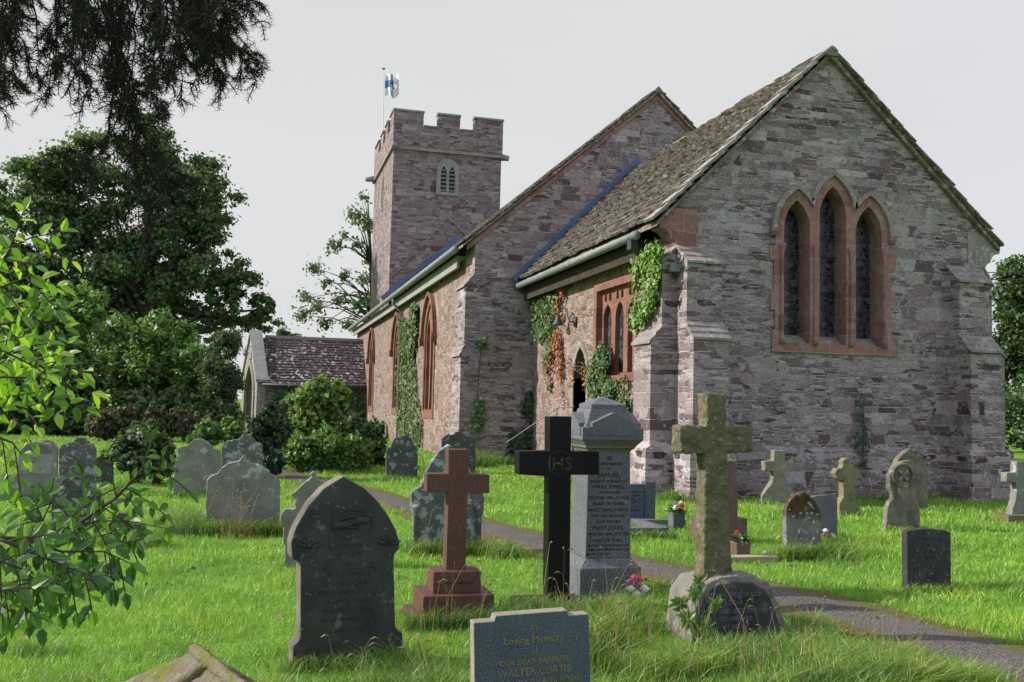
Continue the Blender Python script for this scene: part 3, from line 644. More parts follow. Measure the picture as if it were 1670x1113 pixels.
# tower
TX0,TX1,TY0,TY1,TZ=7.62,14.62,58.0,68.0,17.75
mb=MB().box(TX0,TX1,TY0,TY1,-.3,TZ)
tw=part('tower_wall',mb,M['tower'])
par=MB(); o=.06
EM=[(TX0-o,9.46),(10.38,11.83),(12.76,TX1+o)]
def crenel(mapf,a0,a1,mer):
    pts=[(a0,TZ),(a1,TZ)]; 
    pts+= [(a1,20.0)]
    for k in range(len(mer)-1,-1,-1):
        m0,m1=mer[k]
        if k<len(mer)-1: pts+=[(m1,19.15),(m1,20.0)]
        if k>0: pts+=[(m0,20.0),(m0,19.15)]
    pts+=[(a0,20.0)]
    par.plate([pts],mapf,0,.5)
crenel(MY(TY0-o),TX0-o,TX1+o,EM)
SM=[(TY0+.44,59.6),(60.7,62.0),(63.1,64.4),(65.5,TY1-.44)]
crenel(lambda u,v,d:(TX0-o+d,u,v),TY0+.44,TY1-.44,SM); crenel(lambda u,v,d:(TX1+o-d,u,v),TY0+.44,TY1-.44,SM)
crenel(MY(TY1+o-.5),TX0-o,TX1+o,EM)
pa=part('parapet',par,M['tower'],tw)
cp=MB()
for m0,m1 in EM: cp.rings([[(m0-.04,y,z),(m1+.04,y,z)][::1]+[(m1+.04,y2,z2),(m0-.04,y2,z2)] for y,z,y2,z2 in ((TY0-o-.08,20.0,TY0-o+.55,20.0),(TY0-o-.08,20.12,TY0-o+.55,20.3))])
for m0,m1 in SM: cp.rings([[(TX0-o-.08,m0-.03,z),(TX0-o-.08,m1+.03,z),(TX0-o+.55,m1+.03,z2),(TX0-o+.55,m0-.03,z2)] for z,z2 in ((20.003,20.003),(20.12,20.3))])
for a,b in ((9.46,10.38),(11.83,12.76)): cp.box(a+.045,b-.045,TY0-o-.06,TY0-o+.5,19.155,19.23)
part('parapet_coping',cp,M['greydress'],tw)
part('string_course',MB().box(TX0-.16,TX1+.16,TY0-.16,TY1+.16,TZ-.2,TZ-.02),M['dress'],tw)
for (x,y,dx,dy) in ((TX0+.1,TY0,-.2,-.7),(TX1,TY0+.2,.55,-.08),(TX0,TY1-.8,-.75,0.03)):
    g=MB().tube([(x,y,TZ-.05),(x+dx*.6,y+dy*.6,TZ-.08),(x+dx,y+dy,TZ-.12)],[.24,.2,.17],8); part('gargoyle',g,M['greydress'],tw,smooth=True)
bw=part('belfry_window',MB().plate([[(10.4,14.85),(11.85,14.85),(11.85,16.5)]+arch(11.125,.72,16.5,17.2,6)[1:-1]+[(10.4,16.5)],light(10.86,.19,15.05,16.2,16.72,5),light(11.4,.19,15.05,16.2,16.72,5)],MY(TY0),-.07,.06),M['greydress'])
part('recess',MB().box(10.6,11.7,TY0-.012,TY0-.004,15,16.8),M['dark'],bw)
lv=MB()
for c in (10.86,11.4):
    for z in np.arange(15.1,16.5,.26): lv.add([(c-.2,TY0-.05,z),(c+.2,TY0-.05,z),(c+.2,TY0-.015,z+.13),(c-.2,TY0-.015,z+.13),(c-.2,TY0-.05,z+.03),(c+.2,TY0-.05,z+.03)],[(0,1,2,3),(4,5,2,3),(0,1,5,4)])
part('louvre',lv,M['louvre'],bw)
sc=MB()
for a,b in (((7.75,9.3),(11.2,13.35)),((11.2,13.35),(14.4,10.6))):
    A,B=Vector(a),Vector(b); t=(B-A).normalized(); n=Vector((-t.y,t.x)); n=n if n.y>0 else -n
    sc.rings([[(q.x,TY0-.11,q.y),(q.x+n.x*.12,TY0-.11,q.y+n.y*.12),(q.x+n.x*.12,TY0+.01,q.y+n.y*.12),(q.x,TY0+.01,q.y)] for q in (A,B)])
part('roof_scar',sc,M['tower'],tw)
tb=MB()
for y,z0,z1 in ((62.9,14.6,17.1),(63.0,9.3,10.5)): tb.plate([light(y,.42,z0,z1-.6,z1,5),light(y,.22,z0+.15,z1-.7,z1-.25,5)],MX(TX0),-.05,.02); 
part('slit_window',tb,M['greydress'],tw)
sl2=MB()
for y,z0,z1 in ((62.9,14.75,16.85),(63.0,9.45,10.25)): sl2.box(TX0-.008,TX0-.003,y-.25,y+.25,z0,z1)
part('slit_recess',sl2,M['dark'],tw)
# porch: long axis runs south from the nave wall
PY0,PY1,PXS=51.9,56.9,-.15; PE,PR=2.45,5.12; PYM=(PY0+PY1)/2
gs=[(PXS+.1,PY0-.12),(PXS-.75,PY1+.1)]       # slightly skewed gable front
def skew(u,v,d):   # u in 0..1 along the gable, d inwards (+X)
    return (gs[0][0]+(gs[1][0]-gs[0][0])*u+d,gs[0][1]+(gs[1][1]-gs[0][1])*u,v)
pw=part('porch_wall',MB().plate([[(0,-.3),(1,-.3),(1,2.6),(.5,5.3),(0,2.6)],light(.47,.29,-.25,1.9,3.55,8)],skew,0,.42),M['dress'])
part('arch_moulding',MB().plate([light(.47,.35,-.25,1.9,3.85,8),light(.47,.27,-.2,1.9,3.5,8)],skew,-.08,.1),M['pale'],pw)
part('porch_side',MB().box(PXS+.35,NX0,PY0,PY0+.4,-.3,2.45).box(PXS+.35,NX0,PY1-.4,PY1,-.3,2.45),M['wall'],pw)
part('gable_coping',MB().rings([[ (skew(u,z,d)[0],skew(u,z,d)[1],z+h) for d,h in ((-.1,0),(.55,0),(.55,.14),(-.1,.14))] for u,z in ((-.03,2.52),(.5,5.34))]).rings([[ (skew(u,z,d)[0],skew(u,z,d)[1],z+h) for d,h in ((-.1,0),(.55,0),(.55,.14),(-.1,.14))] for u,z in ((.503,5.34),(1.03,2.52))]),M['greydress'],pw)
part('lantern',MB().lathe([(.03,.3),(.13,.22),(.16,0),(.08,-.12)],(-.75,54.2,4.1),10).tube([(-.3,54.2,4.5),(-.75,54.2,4.55),(-.75,54.2,4.3)],.025,6),M['iron'],pw)
mb=MB()
def xtiles(e,r,x0,x1,cou,wmin,wmax,th=.03):
    ey,ez=e; ry,rz=r; Ls=math.hypot(ry-ey,rz-ez); uy,uz=(ry-ey)/Ls,(rz-ez)/Ls; ny,nz_=(-uz,uy) if uy>0 else (uz,-uy)
    for k in range(int(Ls/cou)+1):
        s0=k*cou; s1=min(s0+cou*1.4,Ls)
        if s1-s0<.03: continue
        x=x0-rnd.random()*.1
        while x<x1:
            w=min(rnd.uniform(wmin,wmax),x1-x+.02); l=th*1.3+rnd.uniform(0,.008)
            q=lambda s,o,xx:(xx,ey+uy*s+ny*o,ez+uz*s+nz_*o)
            mb.add([q(s0,l,x),q(s0,l,x+w-.012),q(s1,0,x+w-.012),q(s1,0,x),q(s0,l+th,x),q(s0,l+th,x+w-.012),q(s1,th,x+w-.012),q(s1,th,x)],[(3,2,1,0),(4,5,6,7),(0,1,5,4),(1,2,6,5),(2,3,7,6),(3,0,4,7)]); x+=w
mb.rings([[(x,PY0-.25,PE),(x,PYM,PR-.06),(x,PY1+.25,PE),(x,PYM,PR-.2)] for x in (PXS+.3,NX0)])
xtiles((PY0-.28,PE-.02),(PYM,PR-.04),PXS+.42,NX0,.225,.22,.34)
prf=part('porch_roof',mb,M['porchtile'])
part('ridge_tile',MB().rings([[(x,PYM-.17,PR-.08),(x,PYM,PR+.10),(x,PYM+.17,PR-.08)] for x in (PXS+.42,NX0)]),M['darkridge'],prf)
part('gutter',MB().tube([(PXS+.35,PY0-.38,PE-.06),(NX0-.02,PY0-.38,PE-.06)],.075,10).tube([(NX0-.35,PY0-.38,PE-.1),(NX0-.4,PY0-.3,PE-.3),(NX0-.45,PY0-.1,PE-.45),(NX0-.45,PY0-.1,-.1)],.05,8),M['dkiron'],prf,smooth=True)
# lamps on the church
lp=thing('wall_lamp','black bell shaped lamp on swan neck arm beside priest door','lamp',(7.5,22.1,3.8))
q=P(945,522,22.3)
obj('arm',MB().tube([(7.5,21.75,3.72),(7.35,21.8,3.72),(7.3,21.85,3.85),(7.3,21.95,4.02),(7.28,22.15,4.1),(7.25,22.35,4.02),(7.24,22.42,3.9)],.018,8).box(7.44,7.51,21.68,21.82,3.6,3.84),M['dkiron'],lp,smooth=True)
obj('shade',MB().lathe([(.02,.16),(.05,.13),(.07,.05),(.15,-.08),(.16,-.1)],(7.24,22.42,3.78),14),M['dkiron'],lp,smooth=True)
fl=thing('flood_light','small boxy flood lamp at top of south east buttress corner','lamp',(7.42,15.95,4.25))
q=P(1098,438,15.98)
obj('housing',MB().box(q.x-.1,q.x+.1,15.88,16.04,q.z-.07,q.z+.07),M['iron'],fl); obj('bracket',MB().tube([(q.x,16.04,q.z-.08),(q.x+.02,15.95,q.z-.15),(q.x+.06,15.98,q.z-.2)],.014,6),M['dkiron'],fl)
# handrail
hr=thing('handrail','thin grey metal handrail by ivy at priest door steps','handrail',(6.9,21,0))
obj('rail',MB().tube([P(826,722,23.0),P(900,672,21.8),P(912,664,21.5),P(936,664,21.0)],.014,6),M['iron'],hr,smooth=True)
pst=P(908,668,21.6); obj('post',MB().tube([pst,(pst.x,pst.y,-.1)],.018,6),M['iron'],hr)
# flag
fp=P(627,195,63.5); ft=P(625.5,113,63.5)
pole=thing('flagpole','slim white flagpole rising behind the tower battlements','flagpole',(fp.x,fp.y,19.0))
obj('pole',MB().tube([(fp.x,fp.y,18.0),(ft.x,ft.y,ft.z)],[.05,.03],8),M['white'],pole); obj('finial',MB().lathe([(.02,-.05),(.12,0),(.12,.06),(.02,.12)],tuple(ft),10),M['iron'],pole)
flag=thing('flag','white flag with blue cross and red centre flying over tower','flag',P(628,140,63.5))
def fl_(px0,px1,py0,py1,m,nm):
    V=[];Fq=[]; n=7
    for i in range(n+1):
        for j in (0,1):
            px=px0+(px1-px0)*i/n; q=P(px,(py0,py1)[j],63.5); V.append((q.x,q.y+.18*math.sin((px-627)*.45)+.04*j,q.z+.10*math.sin((px-627)*.3)))
        if i: b=2*i; Fq.append((b-2,b-1,b+1,b))
    k=len(V); V=V+[(a,b+.012,c) for a,b,c in V]; Fq=Fq+[tuple(x+k for x in f[::-1]) for f in Fq]
    obj(nm,MB().add(V,Fq),m,flag,recalc=False)
fl_(628,650,122.5,132.4,M['flagwhite'],'white_cloth'); fl_(628,650,144.6,156.5,M['flagwhite'],'white_cloth')
fl_(628,637.4,132.6,144.4,M['flagblue'],'blue_band'); fl_(637.5,642.6,121.8,130,M['flagnavy'],'blue_band'); fl_(637.5,642.6,130,139,M['flagnavy'],'blue_band'); fl_(637.6,642.6,145.5,158.2,M['flagblue'],'blue_band'); fl_(637.6,643.8,139.2,145.2,M['flagred'],'red_centre'); fl_(644,650,132.6,144.4,M['flagwhite'],'white_cloth')

# outlines of the gravestones: x, front plane y, then (x, z) points in metres
OUT={
'A':(0.6,5.98,[(-0.331,0.014),(-0.337,0.157),(-0.306,0.181),(-0.294,0.214),(-0.31,0.633),(-0.324,0.66),(-0.364,0.681),(-0.373,0.779),(-0.346,0.872),(-0.272,1.004),(-0.184,1.104),(-0.06,1.181),(0.085,1.097),(0.17,1.016),(0.241,0.927),(0.292,0.838),(0.322,0.756),(0.324,0.709),(0.29,0.682),(0.288,0.635),(0.312,0.23),(0.331,0.2),(0.362,0.188),(0.373,0.04)]),
'Curtis':(1.3,4.22,[(-0.268,0.106),(-0.295,0.68),(-0.197,0.682),(-0.196,0.705),(0.151,0.708),(0.156,0.69),(0.258,0.688),(0.295,0.067)]),
'Red':(1.51,7.07,[(-0.086,1.296),(0.075,1.297),(0.081,1.109),(0.244,1.105),(0.247,0.963),(0.077,0.959),(0.076,0.379),(-0.078,0.377),(-0.076,0.969),(-0.243,0.972),(-0.247,1.111),(-0.08,1.111)]),
'Black':(2.43,7.4,[(-0.095,1.56),(0.096,1.564),(0.098,1.277),(0.346,1.275),(0.35,1.082),(0.101,1.081),(0.112,0.023),(-0.076,0.029),(-0.089,1.068),(-0.345,1.082),(-0.35,1.272),(-0.089,1.278)]),
'Rustic':(3.24,6.15,[(-0.092,1.768),(0.074,1.767),(0.072,1.528),(0.293,1.532),(0.295,1.343),(0.08,1.34),(0.136,0.486),(-0.092,0.487),(-0.097,1.331),(-0.292,1.329),(-0.295,1.531),(-0.08,1.526)]),
'Boulder':(3.28,6.15,[(-0.245,0.007),(-0.21,0.358),(-0.158,0.433),(-0.066,0.467),(0.081,0.481),(0.23,0.472),(0.339,0.421),(0.388,0.341),(0.423,0.238),(0.486,0.103),(0.486,-0.006),(-0.486,0.208),(-0.444,0.382),(-0.361,0.474)]),
'H':(2.09,10.3,[(-0.357,0.029),(-0.386,0.434),(-0.41,0.494),(-0.415,0.644),(-0.379,0.696),(-0.31,0.719),(-0.289,0.779),(-0.261,0.87),(-0.196,1.007),(-0.106,1.122),(-0.007,1.192),(0.097,1.124),(0.194,1.01),(0.262,0.873),(0.296,0.781),(0.321,0.72),(0.378,0.689),(0.415,0.597),(0.408,0.459),(0.346,0.383),(0.333,0.018)]),
'I':(0.59,9.59,[(-0.257,0.045),(-0.275,0.213),(-0.29,0.235),(-0.296,0.382),(-0.317,0.404),(-0.328,0.499),(-0.289,0.562),(-0.184,0.568),(-0.195,0.668),(-0.232,0.704),(-0.039,0.881),(-0.051,0.913),(-0.02,0.939),(0.013,0.914),(0.003,0.882),(0.213,0.703),(0.178,0.667),(0.175,0.566),(0.282,0.559),(0.328,0.494),(0.325,0.397),(0.304,0.376),(0.309,0.226),(0.295,0.205),(0.291,0.034)]),
'J':(-0.11,11.91,[(-0.421,0.014),(-0.441,0.649),(-0.391,0.707),(-0.314,0.737),(-0.283,0.789),(-0.207,0.854),(-0.081,0.884),(-0.033,0.949),(0.019,0.87),(0.163,0.842),(0.281,0.769),(0.311,0.716),(0.369,0.71),(0.425,0.622),(0.441,0.004)]),
'K':(-0.9,16.29,[(-0.391,0.005),(-0.353,0.555),(-0.324,0.812),(-0.168,0.865),(-0.078,0.953),(0.036,0.967),(0.152,0.909),(0.233,0.806),(0.33,0.779),(0.361,0.7),(0.391,0.004)]),
'L':(-0.22,18.17,[(-0.351,0.036),(-0.383,0.769),(-0.28,0.859),(-0.087,0.884),(-0.012,0.962),(0.104,0.977),(0.172,0.911),(0.241,0.835),(0.352,0.791),(0.383,0.037)]),
'M1':(-3.28,16.06,[(-0.418,0.016),(-0.435,0.319),(-0.427,0.382),(-0.266,0.395),(-0.257,0.662),(-0.252,0.777),(-0.175,0.854),(-0.013,0.895),(0.142,0.858),(0.229,0.769),(0.27,0.667),(0.311,0.334),(0.419,0.321),(0.435,0.014)]),
'M2':(-2.83,16.93,[(-0.249,-0.007),(-0.3,0.723),(-0.254,0.805),(-0.144,0.855),(-0.03,0.849),(0.062,0.768),(0.11,0.823),(0.212,0.825),(0.268,0.729),(0.3,-0.007)]),
'M3':(-2.12,12.74,[(-0.269,0.019),(-0.289,0.403),(-0.217,0.464),(-0.167,0.586),(-0.058,0.657),(0.04,0.607),(0.11,0.525),(0.27,0.382),(0.289,0.013)]),
'M4':(-3.38,17.57,[(-0.101,0.014),(-0.144,0.825),(-0.069,0.86),(0.036,0.827),(0.106,0.73),(0.144,0.015)]),
'M5':(-2.86,17.57,[(-0.142,0.015),(-0.172,0.832),(-0.097,0.903),(0.009,0.891),(0.091,0.821),(0.137,0.694),(0.172,0.015)]),
'M6':(-2.67,18.76,[(-0.154,0.024),(-0.171,0.463),(-0.081,0.524),(0.116,0.557),(0.171,0.025)]),
'N1':(-1.54,8.77,[(-0.132,0.016),(-0.139,0.16),(-0.066,0.221),(0.064,0.212),(0.12,0.12),(0.139,0.008)]),
'N2':(-1.33,11.15,[(-0.208,0.02),(-0.201,0.217),(-0.09,0.36),(0.047,0.341),(0.172,0.231),(0.208,0.014)]),
'O':(3.02,19.9,[(-0.329,0.012),(-0.343,0.641),(-0.241,0.735),(-0.19,0.866),(-0.079,0.935),(0.072,0.937),(0.187,0.872),(0.248,0.741),(0.33,0.668),(0.343,0.032)]),
'P':(4.67,21.87,[(-0.405,0.101),(-0.427,0.805),(-0.281,0.911),(-0.175,0.9),(-0.092,0.976),(0.037,0.978),(0.168,0.876),(0.384,0.858),(0.427,0.106)]),
'Q':(5.05,12.18,[(-0.203,0.018),(-0.214,0.581),(0.204,0.595),(0.214,0.001)]),
'Q2':(5.33,12.18,[(-0.066,0.001),(-0.076,0.621),(0.07,0.613),(0.076,0.22)]),
'T':(6.1,9.57,[(-0.197,0.007),(-0.228,0.232),(-0.237,0.444),(-0.23,0.537),(-0.185,0.629),(-0.117,0.696),(-0.018,0.733),(0.066,0.702),(0.143,0.628),(0.197,0.548),(0.22,0.44),(0.229,0.226),(0.237,0.039)]),
'U':(7.2,10.82,[(-0.193,0.042),(-0.194,0.548),(-0.09,0.566),(0.032,0.566),(0.155,0.543),(0.19,0.532),(0.194,0.038)]),
'V':(8.93,14.83,[(-0.319,0.026),(-0.311,0.167),(-0.208,0.288),(-0.117,0.389),(-0.086,0.511),(-0.105,0.592),(-0.255,0.591),(-0.27,0.765),(-0.087,0.775),(-0.075,0.958),(0.132,0.96),(0.143,0.768),(0.319,0.758),(0.319,0.594),(0.144,0.581),(0.112,0.491),(0.159,0.39),(0.238,0.288),(0.284,0.166),(0.299,0.024)]),
'W':(9.22,13.21,[(-0.181,0.016),(-0.16,0.199),(-0.097,0.291),(-0.088,0.364),(-0.097,0.567),(-0.203,0.592),(-0.246,0.677),(-0.203,0.751),(-0.118,0.762),(-0.089,0.825),(-0.106,0.873),(-0.063,0.911),(-0.003,0.926),(0.052,0.901),(0.065,0.827),(0.108,0.764),(0.203,0.764),(0.246,0.698),(0.215,0.605),(0.117,0.575),(0.108,0.475),(0.125,0.327),(0.159,0.198),(0.224,0.124),(0.237,0.013)]),
'X':(9.01,11.62,[(-0.297,-0.006),(-0.258,0.288),(-0.211,0.403),(-0.161,0.435),(-0.172,0.551),(-0.21,0.616),(-0.21,0.781),(-0.14,0.897),(-0.004,0.974),(0.133,0.989),(0.25,0.883),(0.297,0.767),(0.289,0.667),(0.229,0.567),(0.217,0.451),(0.267,0.418),(0.286,0.285),(0.292,-0.013)]),
'Y':(11.0,13.97,[(-0.345,0.012),(-0.352,0.685),(-0.249,0.885),(-0.107,1.006),(-0.004,1.059),(0.128,0.988),(0.27,0.869),(0.34,0.689),(0.352,0.328),(0.34,0.008)]),
'Z':(11.7,12.27,[(-0.221,0.02),(-0.175,0.2),(-0.106,0.344),(-0.08,0.616),(-0.279,0.626),(-0.277,0.771),(-0.1,0.779),(-0.075,0.954),(0.103,0.955),(0.1,0.773),(0.279,0.774),(0.277,0.628),(0.097,0.616),(0.116,0.344),(0.18,0.198),(0.222,0.017)]),
'AA':(6.15,7.56,[(-0.24,-0.006),(-0.245,0.559),(-0.2,0.573),(-0.012,0.584),(0.204,0.56),(0.242,0.543),(0.245,0.044)]),
}
def sink(pts,dz=-.18):
    """carry the feet of an outline below the turf"""
    zs=[p[1] for p in pts]; lo=min(zs)
    return [(x,dz if z<lo+.06 else z) for x,z in pts]
def slab(key,label,cat,m,t=.1,rz=0,bev=.01,rgh=None,lean=0,nm='slab',name='gravestone',group='gravestones in the churchyard',pts=None):
    x,y,p=OUT[key]; p=pts or p
    th=thing(name,label,cat,(x,y,0),R(rz),group); th.rotation_euler.x=R(lean)
    b=MB(); q=sink(p); n=len(q)
    b.add([(a,0,c) for a,c in q]+[(a,t,c) for a,c in q],[tuple(range(n)),tuple(range(n,2*n))[::-1]]+[(i,(i+1)%n,(i+1)%n+n,i+n) for i in range(n)])
    o=obj(nm,b,M[m],th,local=True)
    if rgh: rough(o,*rgh)
    elif bev: bevel(o,bev,2)
    return th,o
# --- the large dark headstone
th,o=slab('A','large dark pointed headstone with carved clasped hands, beside the brown granite cross','gravestone','black_slate',.14,9,.018,nm='slab')
T=[('IN LOVING',.036,0,.735),('MEMORY OF',.03,0,.685),('EDWIN JONES,',.052,0,.60),('BELOVED HUSBAND OF',.026,0,.565),('SUSAN JONES,',.052,0,.497),('DIED AUGUST 27  1932,',.04,0,.447),('AGED  68  YEARS.',.036,0,.395),('PEACE  PERFECT  PEACE',.034,0,.343),('ALSO OF THE ABOVE NAMED',.026,0,.285),('SUSAN JONES',.045,0,.215)]
inscription(T,th,M['faint'],y=-.0008,maxw=.54)
rel=MB()
# clasped hands in a pointed oval
for k in range(4): rel.tube([(-.075+.004*k,-.004,.905-.018*k),(0,-.012,.925-.02*k),(.05,-.006,.91-.02*k)],[.006,.010,.007],6)
rel.tube([(.11,-.002,.905),(.045,-.01,.90),(-.01,-.012,.885)],[.022,.02,.012],8).tube([(-.12,-.002,.87),(-.06,-.008,.875),(0,-.012,.88)],[.02,.02,.012],8)
obj('carved_hands',rel,M['black_slate'],th,local=True,smooth=True)
fr=[(.135*math.cos(a),.885+.085*math.sin(a)) for a in [2*math.pi*k/24 for k in range(24)]]
obj('carved_oval',MB().tube([(a,-.002,c) for a,c in fr+fr[:1]],.006,6),M['black_slate'],th,local=True)
for sx in (-1,1):
    lv_=MB()
    for k in range(6):
        a=R(20+k*28); lv_.tube([(sx*.25,-.001,.74),(sx*(.25-.045*math.cos(a)),-.008,.74+.05*math.sin(a)),(sx*(.25-.085*math.cos(a)),-.001,.74+.07*math.sin(a))],[.004,.013,.003],6)
    obj('carved_leaf',lv_,M['black_slate'],th,local=True,smooth=True)
SL=[c for c in th.children if c.name.startswith('slab')][0]; SL.data.materials.append(M['greywarm'])
for p in SL.data.polygons: p.material_index=1 if abs(p.normal.y)<.5 else 0  # paler side faces put the sunlit edge into the stone colour
# --- granite stone at the bottom edge
x,y,_=OUT['Curtis']
th=thing('gravestone','blue grey granite headstone with gold lettering at the bottom edge','gravestone',(x,y,0),R(0),'gravestones in the churchyard'); th.rotation_euler.y=R(-2.2)
pr=[(-.282,-.12),(.282,-.12),(.272,.668),(.172,.668),(.166,.692),(-.182,.692),(-.188,.668),(-.286,.668)]
n=len(pr); b=MB().add([(a,0,c) for a,c in pr],[tuple(range(n))])
o=obj('polished_face',MB().add([(a*.985,-.002,c-.004 if c>0 else c) for a,c in pr],[tuple(range(n))]),M['gran_blue'],th,local=True)
o=obj('slab',MB().rings([[(a,0,c) for a,c in pr],[(a,.075,c) for a,c in pr]]),M['gran_rim'],th,local=True); bevel(o,.006,2)
inscription([('In',.042,0,.618),('Loving Memory',.046,0,.558),('of',.04,0,.505),('OUR DEAR PARENTS',.036,0,.462),('WALTER CURTIS',.047,0,.412),('DIED 14TH MAY 1936 AGED 50 YEARS',.036,0,.368),('ALSO OF HIS WIFE',.034,0,.325)],th,M['gold'],y=-.0035,maxw=.47)
# --- crosses
def cross(label,key,m,t,group='memorial crosses',name='memorial_cross',bev=.006,rgh=None,shift=0,zlo=None):
    x,y,p=OUT[key]
    th=thing(name,label,'cross',(x,y,0),0,group)
    b=MB(); n=len(p); b.rings([[(a,0,c) for a,c in p],[(a,t,c) for a,c in p]])
    o=obj('cross',b,M[m],th,local=True)
    if rgh: rough(o,*rgh)
    else: bevel(o,bev,2)
    return th
th=cross('brown red polished granite cross on a stepped plinth, beside large dark headstone','Red','gran_red',.14)
for (a,z0,z1,y0,d) in ((.185,.22,.385,-.06,.26),(.272,.06,.222,-.14,.44),(.345,-.1,.062,-.2,.58)):
    b=MB(); b.rings([[(-a,y0,z0),(a,y0,z0),(a,y0+d,z0),(-a,y0+d,z0)],[(-a,y0,z1),(a,y0,z1),(a,y0+d,z1),(-a,y0+d,z1)]]); bevel(obj('plinth_step',b,M['gran_red'],th,local=True),.008,2)
inscription([('IN',.03,0,.335),('LOVING MEMORY',.032,0,.285)],th,M['faint'],y=-.0615,maxw=.3)
th=cross('tall black polished granite cross with IHS monogram before the grey pedestal','Black','gran_black',.15)
b=MB().rings([[(-.30,-.10,-.08),(.27,-.10,-.08),(.27,.34,-.08),(-.30,.34,-.08)],[(-.30,-.10,.045),(.27,-.10,.045),(.27,.34,.045),(-.30,.34,.045)]]); bevel(obj('plinth_step',b,M['gran_black'],th,local=True),.008,2)
inscription([('IHS',.15,.0,1.125)],th,M['bface'],name='monogram')
mo=[(.10*math.cos(a),1.18+.10*math.sin(a)) for a in [2*math.pi*k/28 for k in range(29)]]; obj('monogram_ring',MB().tube([(a,-.001,c) for a,c in mo],.002,5),M['bface'],th,local=True)
# rustic cross on its boulder
xb,yb,pb=OUT['Boulder']; x,y,p=OUT['Rustic']
th=thing('memorial_cross','mossy rough hewn stone cross standing on an inscribed grey boulder','cross',(x,y,0),0,'memorial crosses')
p=[(a,c if c>.6 else .40) for a,c in p]
o=obj('cross',MB().rings([[(a,.06,c) for a,c in p],[(a,.21,c) for a,c in p]]),M['rustic'],th,local=True); rough(o,.011,.03,.045)
fr_=[(-.265,-.15),(.52,-.15),(.50,.08),(.44,.24),(.40,.33),(.35,.405),(.24,.455),(.09,.468),(-.05,.455),(-.14,.42),(-.20,.35),(-.24,.2)]
o=obj('boulder',MB().rings([[(a+.04,.0,c) for a,c in fr_],[(a*1.02+.03,.2,c*1.03) for a,c in fr_],[(a*.9+.03,.48,c*.93) for a,c in fr_]]),M['boulder'],th,local=True); rough(o,.013,.045,.07)
pf=[(a*.86+.055,.0 if c<0 else c*.90) for a,c in fr_]
obj('inscribed_panel',MB().rings([[(a,-.012,c) for a,c in pf],[(a,.05,c) for a,c in pf]]),M['bface'],th,local=True); rough([c for c in th.children if c.name.startswith('inscribed_panel')][0],.008,.007,.05)
inscription([('IN',.036,.10,.375),('LOVING MEMORY OF',.044,.11,.32),('A DEAR',.044,.10,.265),('WHO DIED SEPT. 9TH 1921',.044,.12,.205),('AGED 75 YEARS',.042,.10,.15),('AT REST',.042,.1,.095)],th,M['paleletter'],y=-.0165,maxw=.52)
# --- tall grey granite pedestal
PX,PY=3.03,8.02
th=thing('pedestal_monument','tall grey granite pedestal monument with pyramid cap, lettered in black','monument',(PX,PY,0),0)
def sq(prof,nm,m,bev=.006):
    o=obj(nm,MB().rings([[(-h,-h,z),(h,-h,z),(h,h,z),(-h,h,z)] for h,z in prof]),M[m],th,local=True); 
    if bev: bevel(o,bev,2)
    return o
sq([(.285,-.1),(.285,.25),(.27,.262),(.215,.325)],'base','gran_grey')
die=sq([(.212,.325),(.198,1.252)],'die','gran_grey')
sq([(.20,1.252),(.205,1.27),(.235,1.29),(.235,1.305),(.27,1.345),(.285,1.358)],'cornice_moulding','gran_moss')
sq([(.287,1.358),(.287,1.468),(.255,1.472),(.215,1.53),(.185,1.60),(.175,1.632)],'cap','gran_grey')
sq([(.165,1.632),(.165,1.672),(.0,1.745)],'pyramid_top','gran_grey',.003)
for k in range(4):
    b=MB(); pr=[(-.235,1.40),(.235,1.40),(.235,1.475),(.20,1.475),(.20,1.505),(0,1.60),(-.20,1.505),(-.20,1.475),(-.235,1.475)]
    rot=Matrix.Rotation(k*math.pi/2,3,'Z'); b.rings([[tuple(rot@Vector((a,-.293,c))) for a,c in pr],[tuple(rot@Vector((a,-.19,c))) for a,c in pr]]); obj('pediment',b,M['gran_grey'],th,local=True)
T=[('IN',.05,0,1.18),('LOVING MEMORY',.032,0,1.137),('OF',.03,0,1.095),('SAMUEL,',.058,0,1.03),('BELOVED HUSBAND OF',.032,0,.985),('MARY JONES,',.05,0,.93),('COMMON FARM,',.028,0,.888),('WHO DIED SEPT. 4TH 1918,',.038,0,.838),('AGED 78 YEARS.',.042,0,.786),('PEACE, PERFECT PEACE.',.036,0,.733),('"THY WILL BE DONE."',.034,0,.682),('ALSO THE SAID',.034,0,.632),('MARY JONES,',.05,0,.572),('WHO DIED APRIL 30TH 1928,',.038,0,.522),('AGED 78 YEARS.',.04,0,.468),('BE THOU ALSO PREPARED FOR',.03,0,.425),('THOU KNOWEST NOT WHAT THE',.03,0,.39),('HOUR COMETH.',.03,-.1,.352)]
for t_,sz,xx,zz in T:
    vs,fs=text(t_,sz); wd=max(v[0] for v in vs)-min(v[0] for v in vs); k=min(1,.385/wd)
    obj('inscription',MB().add([(xx+v[0]*k,-(.212-.014*((zz+v[1]-.325)/.927))-.0016-v[2],zz+v[1]) for v in vs],fs),M['ink'],th,local=True)
